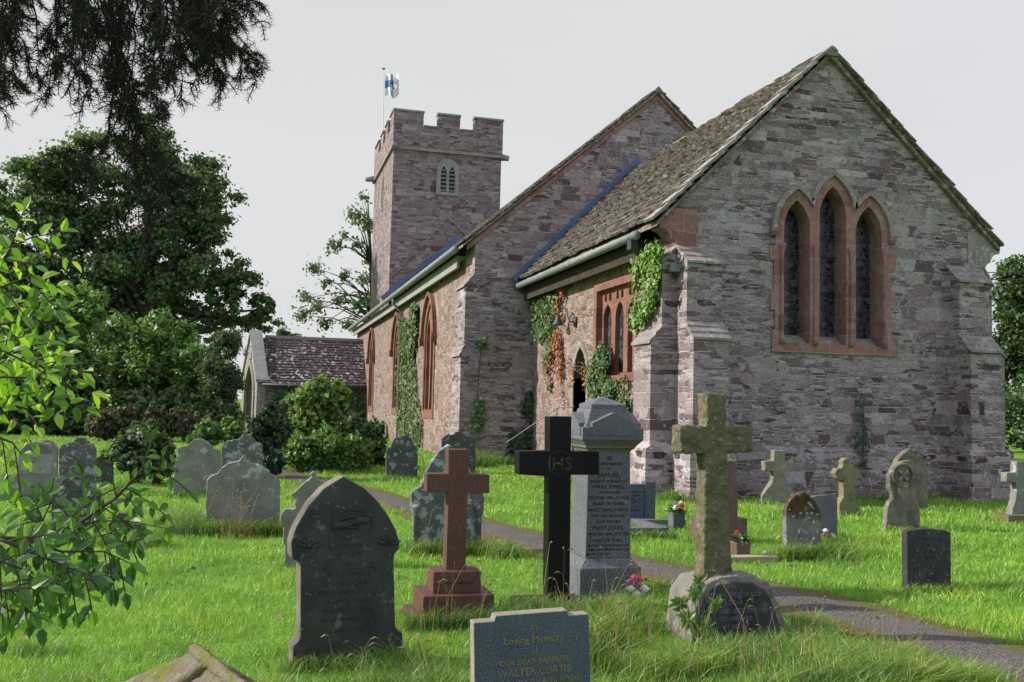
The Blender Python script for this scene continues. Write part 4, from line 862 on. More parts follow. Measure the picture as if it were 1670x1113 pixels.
# --- the other headstones
slab('H','lichen blotched headstone with round arched head and side columns behind the brown red cross','gravestone','lich',.1,0,0,rgh=(.012,.010,.1))
hx,hy,_=OUT['H']; par_=[o for o in COL.objects if o.get('label','').startswith('lichen blotched headstone')][0]
for sx in (-1,1):
    obj('column',MB().lathe([(.03,-.1),(.03,.40),(.045,.42),(.04,.46),(.055,.50),(.05,.53)],(sx*.355,-.01,0),10),M['lich'],par_,local=True,smooth=True)
th,_=slab('I','small gabled headstone with knob finial and corner pillars, half behind the large dark headstone','gravestone','grey',.12,-4,0,rgh=(.011,.01,.09))
slab('J','leaning grey headstone with ogee top and peeling face, in long grass','gravestone','grey',.12,0,.012,rgh=(.012,.014,.12))
slab('K','pale grey headstone with rounded shoulders, left of the one behind the peeling headstone','gravestone','grey',.1,0,0,rgh=(.013,.013,.1))
slab('L','blue grey shouldered headstone between round topped headstone and ivy clad stump','gravestone','lich',.1,0,0,rgh=(.013,.013,.1))
th,o=slab('M1','broad headstone with arched top and pale square panel, at the left edge','gravestone','grey',.12,0,.01)
obj('panel',MB().box(-.24,.235,-.008,.0,.40,.70),M['greydress'],th,local=True)
fan=MB()
for k in range(11):
    a=R(15+k*15); fan.tube([(.05*math.cos(a)-.005,-.001,.715+.02*math.sin(a)),(.21*math.cos(a)-.005,-.008,.715+.14*math.sin(a))],[.004,.012],5)
obj('carved_fan',fan,M['grey'],th,local=True)
slab('M2','double round topped headstone blotched white with lichen, right of the arched one with panel','gravestone','lich',.1,0,.01)
slab('M3','dark diamond topped headstone with carved roundel, in front of the left row','gravestone','darkst',.1,0,.01)
obj('carved_roundel',MB().tube([(-.01+.085*math.cos(a),-.002,.53+.085*math.sin(a)) for a in [2*math.pi*k/20 for k in range(21)]],.012,6),M['darkst'],[o for o in COL.objects if o.get('label','').startswith('dark diamond')][0],local=True)
slab('M4','narrow round topped headstone peeping up behind the arched one with pale panel','gravestone','grey',.1,0,.01)
slab('M5','dark round topped headstone behind the lichen white double headstone','gravestone','darkst',.1,0,.01)
slab('M6','low sloping grey headstone beside the round ivy bush','gravestone','darkst',.1,0,.01)
slab('N1','low dark broken headstone under the overhanging elm leaves','gravestone','darkst',.12,6,.012,rgh=(.01,.015,.1))
slab('N2','short dark triangular stump of headstone at the tip of the elm branch','gravestone','darkst',.12,0,.012,rgh=(.01,.015,.1))
slab('O','grey round topped shouldered headstone on the grass before the ivied nave wall','gravestone','darkst',.1,0,0,rgh=(.013,.013,.1))
slab('P','dark headstone with wavy top at foot of the nave corner','gravestone','darkst',.1,0,0,rgh=(.013,.013,.1))
# blue granite grave with kerbs
th,o=slab('Q','pale blue polished granite headstone with side pillar behind flower pot','gravestone','gran_blue',.1,0,.004,pts=[(-.21,.02),(-.21,.585),(.205,.59),(.205,.02)])
obj('side_pillar',MB().box(.205,.355,-.02,.13,-.05,.62),M['gran_blue'],th,local=True)
inscription([('IN LOVING MEMORY OF',.035,.0,.47),('JONES',.04,.08,.42),('DIED MAY 1961',.032,.05,.37),('AGED 72',.03,.06,.335),('REUNITED',.03,.06,.22)],th,M['ink'],maxw=.38)
kb=thing('kerb_surround','grey granite kerb round the plot before pale blue headstone','grave kerb',(5.0,11.15,0))
for a in ((4.42,5.02,11.12,11.26),(4.42,4.54,11.265,12.12),(5.025,5.14,11.12,12.12),(5.145,5.75,11.9,12.05)): obj('kerb',MB().box(*a,-.1,.13),M['gran_grey'],kb)
# red granite monument hidden behind rustic cross
th=thing('granite_shaft','tall red brown granite shaft on a block, hidden behind mossy rough cross','monument',(5.54,10.6,0))
sh=obj('shaft',MB().rings([[(-a+.08,-.0,z),(a+.08,-.0,z),(a+.08,.2,z),(-a+.08,.2,z)] for a,z in ((.205,.30),(.18,1.02))]),M['gran_red2'],th,local=True); bevel(sh)
obj('base',MB().box(-.20,.38,-.06,.32,-.1,.31),M['gran_red2'],th,local=True)
kb2=tag(obj('grave_kerb',MB().box(4.7,5.62,9.32,9.48,-.1,.05),M['kerb']),'low ochre stone kerb strip in grass right of the rough cross','grave kerb')
slab('T','pointed headstone streaked brown above and grey below, in tall grass tuft','gravestone','streak',.085,0,0,rgh=(.01,.012,.09))
slab('U','plain grey granite headstone behind the brown streaked pointed one','gravestone','gran_grey',.08,0,.006)
def xs(key,label,m): 
    th,o=slab(key,label,'cross',m,.13,0,0,rgh=(.014,.02,.08),nm='cross',name='memorial_cross',group='memorial crosses'); return th
xs('V','pale stone cross on broad curved foot against the east wall','pale')
xs('W','ochre stone cross with lobed trefoil arms near dark wall climber','ochre')
th,o=slab('X','weathered headstone with carved quatrefoil recess, before the plain pointed one','gravestone','greywarm',.10,0,0,rgh=(.013,.02,.09))
q=MB()
for a0 in range(4):
    a=R(45+90*a0); q.tube([(.0,-.012,.77),(.075*math.cos(a),-.016,.77+.075*math.sin(a)),(.125*math.cos(a),-.006,.77+.125*math.sin(a))],[.008,.03,.006],7)
obj('carved_petals',q,M['pale'],th,local=True,smooth=True)
ro=[(.17*math.cos(a),.77+.165*math.sin(a)) for a in [2*math.pi*k/24 for k in range(25)]]; obj('carved_ring',MB().tube([(a,-.008,c) for a,c in ro],.022,7),M['greywarm'],th,local=True,smooth=True)
obj('carved_shield',MB().rings([[(-.11,-.008,.62),(.11,-.008,.62),(.09,-.008,.5),(0,-.008,.42),(-.09,-.008,.5)],[(-.10,-.016,.61),(.10,-.016,.61),(.08,-.016,.5),(0,-.016,.43),(-.08,-.016,.5)]]),M['pale'],th,local=True)
slab('Y','plain pointed arch headstone standing behind the quatrefoil one','gravestone','greywarm',.12,0,0,rgh=(.013,.014,.1))
th=xs('Z','grey stone cross on a mossy base at the right edge','grey')
obj('base',MB().box(-.36,.40,-.12,.25,-.1,.12),M['moss'],th,local=True); rough(COL.objects[-1] if False else [c for c in th.children if c.name.startswith('base')][0],.02,.04,.1)
th,o=slab('AA','dark speckled squat headstone with low arched top beside the path','gravestone','aa',.075,0,0,rgh=(.008,.006,.08))
inscription([('IN LOVING MEMORY',.035,0,.47),('OF',.03,0,.42),('JOHN',.04,0,.36),('DIED 1944',.035,0,.30)],th,M['faint'],maxw=.36)
# --- coped ledger at bottom left
th=thing('coped_tomb','mossy coped tomb lid with raised cross, at the bottom left','tomb',(-.10,4.58,0),R(19))
Lh,Wd=.76,.29
b=MB().add([(-Wd,-Lh,-.1),(Wd,-Lh,-.1),(Wd,Lh,-.1),(-Wd,Lh,-.1),(-Wd,-Lh,.19),(Wd,-Lh,.19),(Wd,Lh,.19),(-Wd,Lh,.19),(0,-Lh+.1,.385),(0,Lh-.28,.385)],
 [(3,2,1,0),(0,1,5,4),(1,2,6,5),(2,3,7,6),(3,0,4,7),(4,5,8),(5,6,9,8),(6,7,9),(7,4,8,9)])
o=obj('lid',b,M['moss'],th,local=True); rough(o,.014,.03,.09)
o=obj('raised_cross',MB().tube([(0,-Lh+.1,.388),(0,Lh-.28,.388)],.034,8).tube([(-Wd+.03,.2,.215),(0,.2,.39)],.03,8).tube([(Wd-.03,.2,.215),(0,.2,.39)],.03,8),M['moss'],th,local=True); rough(o,.012,.02,.06)
# --- flower pots and flowers
def pot(loc,w,h,m,label):
    t=thing('flower_pot',label,'flower pot',loc,R(0))
    o=obj('pot',MB().rings([[(-w*k,-w*k,z),(w*k,-w*k,z),(w*k,w*k,z),(-w*k,w*k,z)] for k,z in ((.92,0),(1,h),(.82,h),(.8,h-.03))]),M[m],t,local=True); bevel(o,.004,1); return t
def flowers(loc,label,blooms,r,h,nl=22,ll=.12,lm='bush'):
    t=thing('flower_bunch',label,'flowers',loc)
    for (dx,dy,dz,rr,m) in blooms:
        b=MB()
        for k in range(3):
            n=9-2*k; rad=rr*(1-.3*k); z=rr*.28*k
            for j in range(n):
                a=2*math.pi*(j+.5*k)/n; a2=2.6/n
                b.add([(dx,dy,dz+z),(dx+rad*math.cos(a-a2),dy+rad*math.sin(a-a2),dz+z+rr*.22),(dx+rad*1.15*math.cos(a),dy+rad*1.15*math.sin(a),dz+z+rr*.1),(dx+rad*math.cos(a+a2),dy+rad*math.sin(a+a2),dz+z+rr*.22)],[(0,1,2,3)])
        b.lathe([(rr*.55,-rr*.4),(rr*.7,0),(rr*.35,rr*.5),(.002,rr*.62)],(dx,dy,dz),9)
        obj('bloom',b,M[m],t,local=True,recalc=False)
    V=[];Fc=[]
    for k in range(nl):
        a=rnd.uniform(0,6.28); u=Vector((math.cos(a),math.sin(a),rnd.uniform(-.3,.9))).normalized(); s=u.cross(Vector((0,0,1))).normalized()*ll*.16
        c=Vector((0,0,h*.3)); tip=c+u*ll+Vector((0,0,-.02)); mid=c+u*ll*.5+Vector((0,0,.01))
        i=len(V); V+=[c,mid+s,tip,mid-s]; Fc.append((i,i+1,i+2,i+3))
    obj('leaves',MB().add(V,Fc),M[lm],t,local=True,recalc=False); return t
pot((5.27,11.19,.131),.085,.19,'gran_grey','square grey stone flower pot on kerb corner')
flowers((5.27,11.19,.31),'white, red and purple flowers in grey pot on the kerb',[(-.04,-.05,.07,.05,'white'),(.06,-.04,.10,.04,'redf'),(.03,-.08,.06,.035,'redf'),(-.02,0,.12,.035,'mauve'),(.07,.02,.13,.03,'white')],.1,.1,26,.16,'bushd')
pot((5.29,9.58,.051),.09,.13,'gran_red2','square red granite flower pot beside the mossy rough cross')
flowers((5.29,9.58,.17),'red rose with dark leaves in red granite pot',[(-.06,-.05,.12,.035,'redf'),(0,-.05,.05,.02,'white')],.1,.1,24,.14,'bushd')
flowers((5.5,9.40,.06),'small pale blue artificial flower on the ochre kerb',[(0,0,.02,.03,'bluef'),(.02,-.02,.0,.022,'bluef')],.03,.05,4,.05)
flowers((7.06,10.55,.05),'white and purple flowers at foot of plain grey granite headstone',[(-.03,0,.10,.04,'white'),(.05,-.02,.03,.05,'white'),(-.07,-.02,.05,.035,'mauve'),(0,-.03,.06,.03,'redf')],.1,.05,12,.09)
flowers((3.13,7.45,.07),'pink, mauve and white flowers at foot of the grey pedestal',[(-.05,-.03,.12,.035,'mauve'),(.0,0,.15,.035,'pink'),(.05,-.02,.13,.035,'pink'),(-.06,-.07,.07,.04,'white'),(-.02,-.10,.03,.042,'white'),(.07,-.06,.06,.045,'white'),(.02,-.05,.09,.03,'mauve'),(-.01,-.13,-.01,.018,'yellow'),(.04,-.12,-.02,.018,'yellow')],.12,.05,14,.12)
q=G(995,1068)
tag(obj('grave_kerb',MB().rings([[(q.x-.12,q.y,-.05),(q.x+.12,q.y,-.05),(q.x+.12,q.y+.16,-.05),(q.x-.12,q.y+.16,-.05)],[(q.x-.11,q.y+.01,.05),(q.x+.11,q.y+.01,.05),(q.x+.11,q.y+.15,.05),(q.x-.11,q.y+.15,.05)]]),M['gran_black']),'black polished granite corner low in grass right of the granite headstone','grave kerb')
kst=tag(obj('kerbstone',MB().box(3.0,3.75,4.32,4.45,-.1,.07),M['moss']),'mossy kerbstone under the overgrown mound at the bottom edge','kerb'); rough(kst,.016,.03,.1)

# ---------------------------------------------------------------- plants
def quads(C,U,S,Lg,Wd,fold=.25):
    """leaf quads: centre, long axis, side axis"""
    Nn=np.cross(U,S); a=C-U*Lg*.5; b=C+U*Lg*.5; l=C-S*Wd*.5+Nn*fold*Wd-U*Lg*.06; r=C+S*Wd*.5+Nn*fold*Wd-U*Lg*.06
    V=np.stack([a,r,b,l],1).reshape(-1,3); n=len(C); return V,np.arange(4*n).reshape(n,4)
def unit(v): return v/np.maximum(np.linalg.norm(v,axis=-1,keepdims=True),1e-9)
def rand_axes(n,nrm=None,amt=.8):
    d=rng.normal(size=(n,3))
    if nrm is not None: d=unit(nrm)+amt*d*.6
    N=unit(d); t=unit(np.cross(N,rng.normal(size=(n,3)))); return t,np.cross(N,t)
def cloud(clumps,n,size,asp=.6,updroop=0.0,shell=.55,flatz=1.0):
    """leaves in ellipsoidal clumps (centre, radius)"""
    Cs=[];Ns=[]
    w_=np.array([c[1]**2 for c in clumps]); w_=w_/w_.sum()
    for (c,r),k in zip(clumps,rng.multinomial(n,w_)):
        d=unit(rng.normal(size=(k,3))); rad=(shell*.6+(1-shell*.6)*rng.random((k,1))**.7)*(1+.32*rng.normal(size=(k,1))); p=d*rad*r; p[:,2]*=flatz
        Cs.append(np.array(c)+p); Ns.append(d+np.array([0,0,.5]))
    C=np.concatenate(Cs);N=np.concatenate(Ns); U,S=rand_axes(len(C),N,1.0); U=unit(U+np.array([0,0,-updroop])); S=unit(np.cross(unit(np.cross(U,S)),U))
    lg=(size*(.6+.8*rng.random(len(C))))[:,None]; return quads(C,U,S,lg,lg*asp)
def lobes_px(lobes,Y,dep=.8,ns=26,cl=.34,seed=0):
    """crown lobes given by where they stand (at distance Y) -> clumps spread over each lobe"""
    r_=np.random.default_rng(seed); out=[]
    for (px,py,rp) in lobes:
        c=P(px,py,Y); c2=P(px+rp,py,Y); Rm=(c2-c).length; cy=r_.normal()*Rm*dep*.4
        d=unit(r_.normal(size=(ns,3))); rad=(r_.random((ns,1))**.45)
        for q in d*rad*Rm:
            out.append(((c.x+q[0],c.y+cy+q[1]*dep,c.z+q[2]),Rm*cl*r_.uniform(.7,1.3)))
    return out
def plant(name,label,cat,base,crown_parts,trunks=(),group=None):
    t=thing(name,label,cat,base,0,group)
    for nm,(V,Fq),m in crown_parts: npmesh(nm,V,Fq,M[m],t)
    for nm,mb,m in trunks: obj(nm,mb,M[m],t,smooth=True)
    return t
def limbs(base,top,r,targets,n=5):
    b=MB(); base=Vector(base); top=Vector(top); b.tube([base+Vector((0,0,-.3)),base.lerp(top,.35)+Vector((rnd.uniform(-.1,.1)*r*4,0,0)),base.lerp(top,.7),top],[r*1.25,r*.9,r*.75,r*.5],9)
    for q in targets:
        q=Vector(q); s=base.lerp(top,rnd.uniform(.5,1)); m_=s.lerp(q,.5)+Vector((0,0,-.06*(q-s).length)); b.tube([s,m_,q],[r*.34,r*.2,r*.05],6)
    return b
# big dark tree
lob=[(55,335,85),(140,290,95),(225,262,80),(290,305,85),(340,350,58),(90,430,105),(215,410,120),(320,430,75),(385,475,52),(15,430,75),(425,515,34),(250,500,70),(340,530,50),(60,520,90),(160,520,80)]
cl=lobes_px(lob,70,.9,34,.27,1); g0=P(235,690,70)
plant('broadleaf_tree','huge dark domed broadleaf tree behind the hedge on the left','tree',(g0.x,70,0),[('crown',cloud(cl,92000,.30,.7,.2,.3,.6),'tree')],[('trunk',limbs((g0.x,70,0),P(243,440,70),.75,[c[0] for c in cl[::9]]),'bark')])
# thin tree behind the tower
tp=[(592,322),(578,352),(560,385),(598,365),(548,402),(585,400),(604,425),(515,438),(535,462),(560,450),(592,455),(500,486),(520,500),(552,490),(580,500),(602,490),(490,515),(530,528),(568,530),(600,540)]
b0=P(606,640,82); tcl=[(tuple(P(px+rnd.uniform(-6,6),py,82+rnd.uniform(-2,2))),rnd.uniform(.5,1.0)) for px,py in tp for _ in range(2)]
bt=MB(); bt.tube([(b0.x,82,-.2),P(607,480,82),P(600,330,82)],[.35,.2,.05],8)
for k,(c,r) in enumerate(tcl): s=P(606,min(560,540+rnd.uniform(-60,20)) if c[2]<14 else 430,82); m_=Vector(s).lerp(Vector(c),.55)+Vector((0,0,.5)); bt.tube([s,m_,c],[.09,.05,.015],5)
plant('slender_tree','thin leafed open tree rising behind the left side of the tower','tree',(b0.x,82,0),[('crown',cloud(tcl,2600,.33,.65,.3,.1),'thin')],[('trunk',bt,'bark')])
plant('broadleaf_tree','small distant round treetop above the porch ridge','tree',(P(465,600,95).x,95,0),[('crown',cloud(lobes_px([(462,560,20),(480,566,18),(448,575,18)],95,1,16,.4,3),5000,.4,.7),'tree2')],[('trunk',MB().tube([(P(465,600,95).x,95,-.2),P(465,565,95)],[.4,.2],7),'bark')])
# trees at the right edge
cl=lobes_px([(1660,455,40),(1630,470,30),(1690,500,60),(1635,530,38),(1655,590,50),(1700,600,70),(1640,640,30)],42,1,30,.3,5)
plant('broadleaf_tree','sunlit green broadleaf tree beyond the church at the right edge','tree',(P(1668,690,42).x,42,0),[('crown',cloud(cl,22000,.26,.7,.2,.35),'tree2')],[('trunk',limbs((P(1668,690,42).x,42,0),P(1664,560,42),.3,[c[0] for c in cl[::10]]),'bark')])
cl=lobes_px([(1650,690,36),(1690,690,60)],36,1,24,.35,6)
plant('shrub','dark shrub low beyond the church at the right edge','shrub',(P(1660,700,36).x,36,0),[('foliage',cloud(cl,7000,.18,.7),'bushd')])
# hedge shrubs on the left
def shrub(name,label,lobes,Y,n,size,m,seed,asp=.5,droop=.2,dep=.8,group=None,cl=.33,ns=24,cat='shrub'):
    c=P(sum(l[0] for l in lobes)/len(lobes),700,Y); cls=lobes_px(lobes,Y,dep,ns,cl,seed)
    st_=MB(); 
    for l in lobes: q=P(l[0],l[1],Y); st_.tube([(q.x+rnd.uniform(-.3,.3),Y,-.1),(q.x,Y,q.z)],[.09,.03],6)
    return plant(name,label,cat,(c.x,Y,0),[('foliage',cloud(cls,n,size,asp,droop,.4),m)],[('stem',st_,'bark')])
shrub('shrub','pale green feathery shrub under the dark tree at the left',[(50,560,75),(115,520,58),(30,630,70),(105,610,60)],43,17000,.30,'bush',11)
shrub('shrub','mid green bushy shrub in the middle of the hedge',[(205,585,65),(280,565,55),(245,640,70),(320,600,45)],46,17000,.28,'bush',12)
shrub('conifer','grey green conifer between the hedge and the porch',[(366,565,28),(350,610,38),(376,630,26),(350,665,36)],44,12000,.24,'bushd',13,.25,.6,cat='conifer')
shrub('hedge','dark evergreen hedge along the left boundary',[(20,690,50),(80,690,48),(140,680,45),(200,670,42),(260,675,42),(320,680,42),(362,690,34),(120,640,50),(-40,660,80)],41,26000,.26,'bushd',14,cat='hedge')
shrub('hedge','brownish clipped hedge low in front of the dark hedge',[(165,695,24),(205,690,25),(250,690,25),(295,694,24),(335,698,22),(368,705,16)],36,12000,.17,'brownhedge',15,cat='hedge')
shrub('bush','round dark ivy bush standing between the left headstones',[(232,735,42),(215,748,32),(262,745,30),(235,700,18)],18.9,9000,.085,'bushd',16,.8,cat='bush',dep=.7)
shrub('bush','rambling low green bush behind the round topped headstone',[(345,705,22),(375,700,20),(320,715,16)],23,5000,.10,'bush',17,.7,cat='bush')
tb_=thing('ivy_clad_stump','ivy covered stump with dark hanging leaves in front of the porch','ivy stump',(.42,20.2,0))
cl=lobes_px([(440,690,30),(435,720,30),(445,750,22),(455,700,24),(430,770,14)],20.2,.7,26,.34,18)
npmesh('ivy',*cloud(cl,5200,.115,.85,.5,.5),M['ivyd'],tb_); obj('stump',MB().tube([(.32,20.2,-.2),(.30,20.2,.6),(.34,20.2,1.1)],[.16,.13,.08],8),M['bark'],tb_,smooth=True)
shrub('bush','tall yellow green leafy sapling in front of the porch',[(510,660,32),(540,655,26),(495,700,26),(530,700,32),(508,640,18),(520,628,12),(480,655,14),(556,640,16)],23,4200,.16,'lime',19,.6,.5,cat='bush',cl=.55)
shrub('bush','spreading mid green bush between ivy stump and nave wall',[(500,735,34),(545,730,38),(520,755,26),(580,745,30),(560,760,22)],22,8500,.12,'bush',20,.55,.2,cat='bush')
shrub('bush','dark rounded bush beside the nave wall window',[(595,715,32),(608,735,28),(580,700,26),(615,760,18)],24,8000,.10,'bushd',21,.6,.2,cat='bush')
# ivy on walls: leaves shingled on a plane of constant X (south walls) or Y (east walls)
def ivy(label,axis,const,polys,n,size,m,name='ivy',stems=None):
    """polys: list of (pixel outline); leaves hang within"""
    ptsC=[]
    for poly in polys:
        pp=[ (P(px,py,const) if axis=='y' else (lambda r:Vector((const,r.y*const/r.x,H+r.z*const/r.x)))(ray(px,py))) for px,py in poly]
        uv=np.array([((q.x if axis=='y' else q.y),q.z) for q in pp]); lo=uv.min(0);hi=uv.max(0); k=0; got=[]
        while k<n/len(polys):
            c=lo+(hi-lo)*rng.random((n,2)); ins=np.zeros(n,bool)
            for i in range(len(uv)):
                a,b=uv[i],uv[(i+1)%len(uv)]; cond=((a[1]>c[:,1])!=(b[1]>c[:,1]))&(c[:,0]<(b[0]-a[0])*(c[:,1]-a[1])/(b[1]-a[1]+1e-9)+a[0]); ins^=cond
            c=c[ins]
            ok=np.array([noise.noise((q[0]*2.2,q[1]*2.2,const))+.5*noise.noise((q[0]*7,q[1]*7,const))>-.22 for q in c]) if len(c) else np.zeros(0,bool)
            c=c[ok]; got.append(c); k+=len(c)
            if len(c)==0: break
        ptsC.append(np.concatenate(got)[:int(n/len(polys))])
    c=np.concatenate(ptsC); c=c+rng.normal(size=c.shape)*.05; k=len(c); off=const-.02-np.abs(rng.normal(size=k))*.07
    if axis=='y': C=np.stack([c[:,0],off,c[:,1]],1); N=np.array([0,-1,.35])
    else: C=np.stack([off,c[:,0],c[:,1]],1); N=np.array([-1,0,.35])
    U,S=rand_axes(k,np.tile(N,(k,1)),.55); dn=np.tile(np.array([0,0,-1.]),(k,1))+.6*rng.normal(size=(k,3)); Nn=unit(np.cross(U,S)); U=unit(dn-Nn*(dn*Nn).sum(1,keepdims=True)); S=np.cross(Nn,U)
    lg=(size*(.6+.8*rng.random(k)))[:,None]; V,Fq=quads(C,U,S,lg,lg*.85,.12)
    base=C[C[:,2].argmin()]; t=thing(name,label,'climbing plant',tuple(base)); npmesh('leaves',V,Fq,M[m],t)
    b=MB()
    for j in range(4):
        q=C[rng.integers(k)]; p0=C[rng.integers(k)]; 
        lo_,hi_=(q,p0) if q[2]<p0[2] else (p0,q); b.tube([tuple(lo_),tuple((lo_+hi_)/2),tuple(hi_)],.012,5)
    obj('stem',b,M['twig'],t); return t
ivy('green ivy climbing the sunlit nave wall between two windows','x',5.73,[[(656,520),(666,520),(668,560),(678,575),(682,640),(691,690),(688,745),(676,720),(652,712),(650,620),(654,560)],[(676,500),(684,500),(682,560),(674,600),(672,540)]],5200,.13,'ivy')
ivy('dark green ivy hanging from the chancel gutter by nave wall','x',7.48,[[(866,478),(885,478),(912,466),(914,500),(908,540),(905,580),(898,640),(892,600),(882,560),(872,520)]],2600,.085,'ivy')
ivy('orange red creeper trailing down the chancel wall','x',7.47,[[(912,466),(926,466),(924,500),(916,540),(920,600),(918,660),(912,610),(904,600),(900,630),(894,600),(904,560),(910,520)]],900,.075,'creeper')
ivy('bright green ivy beside the right of the chancel window','x',7.17,[[(1040,430),(1078,392),(1086,400),(1082,440),(1070,500),(1060,520),(1036,548),(1040,500)]],2600,.075,'ivyb')
ivy('variegated ivy below the chancel window and by the door','x',7.44,[[(968,600),(985,560),(996,580),(994,625),(1030,615),(1030,668),(1000,660),(985,640),(975,650),(966,640)]],3000,.07,'ivy')
ivy('dark ivy sheeting the east wall of the porch','y',51.85,[[(445,636),(590,640),(592,690),(450,690)]],2600,.2,'bushd')
ivy('thin orange ivy streaks beside the priest door','x',7.46,[[(952,560),(962,540),(966,600),(958,640),(950,600)],[(930,590),(945,590),(938,625),(930,640)]],190,.055,'creeper')
ivy('dark climber growing up the east wall near the trefoil cross','y',16.0,[[(1399,630),(1403,630),(1405,690),(1413,706),(1410,725),(1404,780),(1399,785),(1396,730),(1387,712),(1397,700)]],170,.06,'ivyd')
ivy('small green creeper at the foot of the nave east wall','y',25.48,[[(776,655),(786,655),(784,690),(778,720),(770,735),(768,710)],[(782,540),(788,540),(786,560),(780,560)]],500,.10,'ivy')
ivy('dark ivy growing in the corner between nave and chancel','y',25.44,[[(858,640),(872,640),(874,740),(828,740),(838,705),(850,700)]],1500,.11,'ivyd')

# foreground elm branch, backlit
def leaf6(V,Fc,base,d,nrm,Lg):
    d=d.normalized(); s=d.cross(nrm).normalized(); n=s.cross(d); w_=Lg*.27; i=len(V)
    V+=[base,base+d*Lg*.28+s*w_*.9+n*w_*.35,base+d*Lg*.66+s*w_*.72+n*w_*.25,base+d*Lg-n*Lg*.10,base+d*Lg*.66-s*w_*.72+n*w_*.25,base+d*Lg*.28-s*w_*.9+n*w_*.35]
    Fc+=[(i,i+1,i+2,i+3),(i,i+3,i+4,i+5)]
def spray(name,label,twigs,lm,base):
    t=thing(name,label,'branch',base); tb2=MB(); V=[];Fc=[]
    for (pts,Y,Lg,r,side,droop) in twigs:
        pp=[P(px,py,Y+dy) for (px,py,dy) in pts]; sm=[]
        for i in range(len(pp)-1):
            for j in range(6): sm.append(pp[i].lerp(pp[i+1],j/6))
        sm.append(pp[-1]); tb2.tube(sm,[max(.0012,r*(1-k/len(sm)*.8)) for k in range(len(sm))],6)
        def leaves(path,lg):
            acc=0;sg=1;prev=path[0]
            for k in range(1,len(path)):
                seg=path[k]-path[k-1]; acc+=seg.length
                if acc>lg*.44:
                    acc=0; sg=-sg; dirn=seg.normalized(); view=(path[k]-Vector((0,0,H))).normalized(); sd=dirn.cross(view).normalized()
                    d=dirn*.55+sd*sg*.9+Vector((0,0,-droop))+Vector((rnd.gauss(0,.25),rnd.gauss(0,.35),rnd.gauss(0,.2)))
                    nn=(Vector((0,0,1))*.8-view*.75+Vector((rnd.gauss(0,.35),rnd.gauss(0,.35),rnd.gauss(0,.35)))).normalized()
                    leaf6(V,Fc,path[k],d,nn,lg*rnd.choice((.55,.7,.8,.9,1,1.1,1.15)))
            leaf6(V,Fc,path[-1],(path[-1]-path[-2])+Vector((0,0,-.002)),(Vector((0,-.6,.8))),lg)
        Lg*=.84; leaves(sm,Lg)
        for k in range(int(side*1.0)):
            f=rnd.uniform(.05,.92); a=sm[int(f*(len(sm)-1))]; dr=(sm[-1]-sm[0]).normalized(); view=(a-Vector((0,0,H))).normalized(); sd=dr.cross(view).normalized()*rnd.choice((-1,1))
            ln=rnd.uniform(.05,.12)*(Y/2.6); d=(dr*.6+sd*.8+Vector((0,rnd.gauss(0,.4),-droop*.5))).normalized(); path=[a+d*ln*j/7+Vector((0,0,-.15*ln*(j/7)**2)) for j in range(8)]
            tb2.tube(path,.0018,5); leaves(path,Lg*.92)
    obj('twig',tb2,M['twig'],t,smooth=True); o=obj('leaves',MB().add(V,Fc),M[lm],t,recalc=False); return t
spray('elm_branch','bright backlit green leafy sprays reaching in from the left edge',[
  ([(-90,480,0),(0,440,0),(22,390,0),(38,345,.0)],2.7,.058,.005,3,.1),([(-90,470,0),(0,412,0),(50,388,0),(100,378,0)],2.75,.055,.004,3,.2),
  ([(-80,520,0),(0,470,0),(50,450,0),(98,468,0)],2.6,.058,.004,4,.25),([(-80,560,0),(0,530,0),(55,520,0),(105,535,0)],2.7,.055,.004,5,.2),
  ([(-90,600,0),(0,585,0),(60,570,0),(110,560,0)],2.8,.055,.004,6,.2),([(-90,620,0),(0,615,0),(70,618,0),(150,640,0)],2.65,.06,.004,7,.2),
  ([(-80,640,0),(0,650,0),(60,640,0),(140,668,0)],2.75,.055,.004,6,.2),([(-80,690,0),(0,675,0),(40,665,0),(90,650,0)],2.6,.05,.004,5,.2),
  ([(-80,700,0),(0,715,0),(20,722,0),(38,745,0)],2.5,.05,.004,4,.3),([(-60,560,0),(0,570,0),(40,590,0),(75,610,0)],2.5,.055,.004,6,.2),([(-60,500,0),(0,505,0),(30,500,0),(70,505,0)],2.9,.055,.004,4,.2),([(-60,640,0),(0,635,0),(50,600,0),(90,590,0)],2.95,.055,.004,6,.2)],'fg',P(-90,560,2.7))
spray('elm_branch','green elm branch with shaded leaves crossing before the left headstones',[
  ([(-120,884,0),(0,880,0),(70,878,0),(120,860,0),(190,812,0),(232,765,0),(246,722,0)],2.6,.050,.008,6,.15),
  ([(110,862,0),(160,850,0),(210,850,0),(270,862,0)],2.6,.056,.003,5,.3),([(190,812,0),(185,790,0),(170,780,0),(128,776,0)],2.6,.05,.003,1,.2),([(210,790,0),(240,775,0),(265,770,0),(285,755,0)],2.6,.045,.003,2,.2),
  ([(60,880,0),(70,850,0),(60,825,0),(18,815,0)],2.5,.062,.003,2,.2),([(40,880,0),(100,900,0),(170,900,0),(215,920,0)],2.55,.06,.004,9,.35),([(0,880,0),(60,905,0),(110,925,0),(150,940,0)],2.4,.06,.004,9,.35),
  ([(130,855,0),(110,840,0),(90,820,0),(75,805,0)],2.7,.055,.003,4,.1),([(90,875,0),(140,880,0),(180,870,0),(225,880,0)],2.7,.055,.003,8,.3)],'fgd',P(-120,884,2.6))
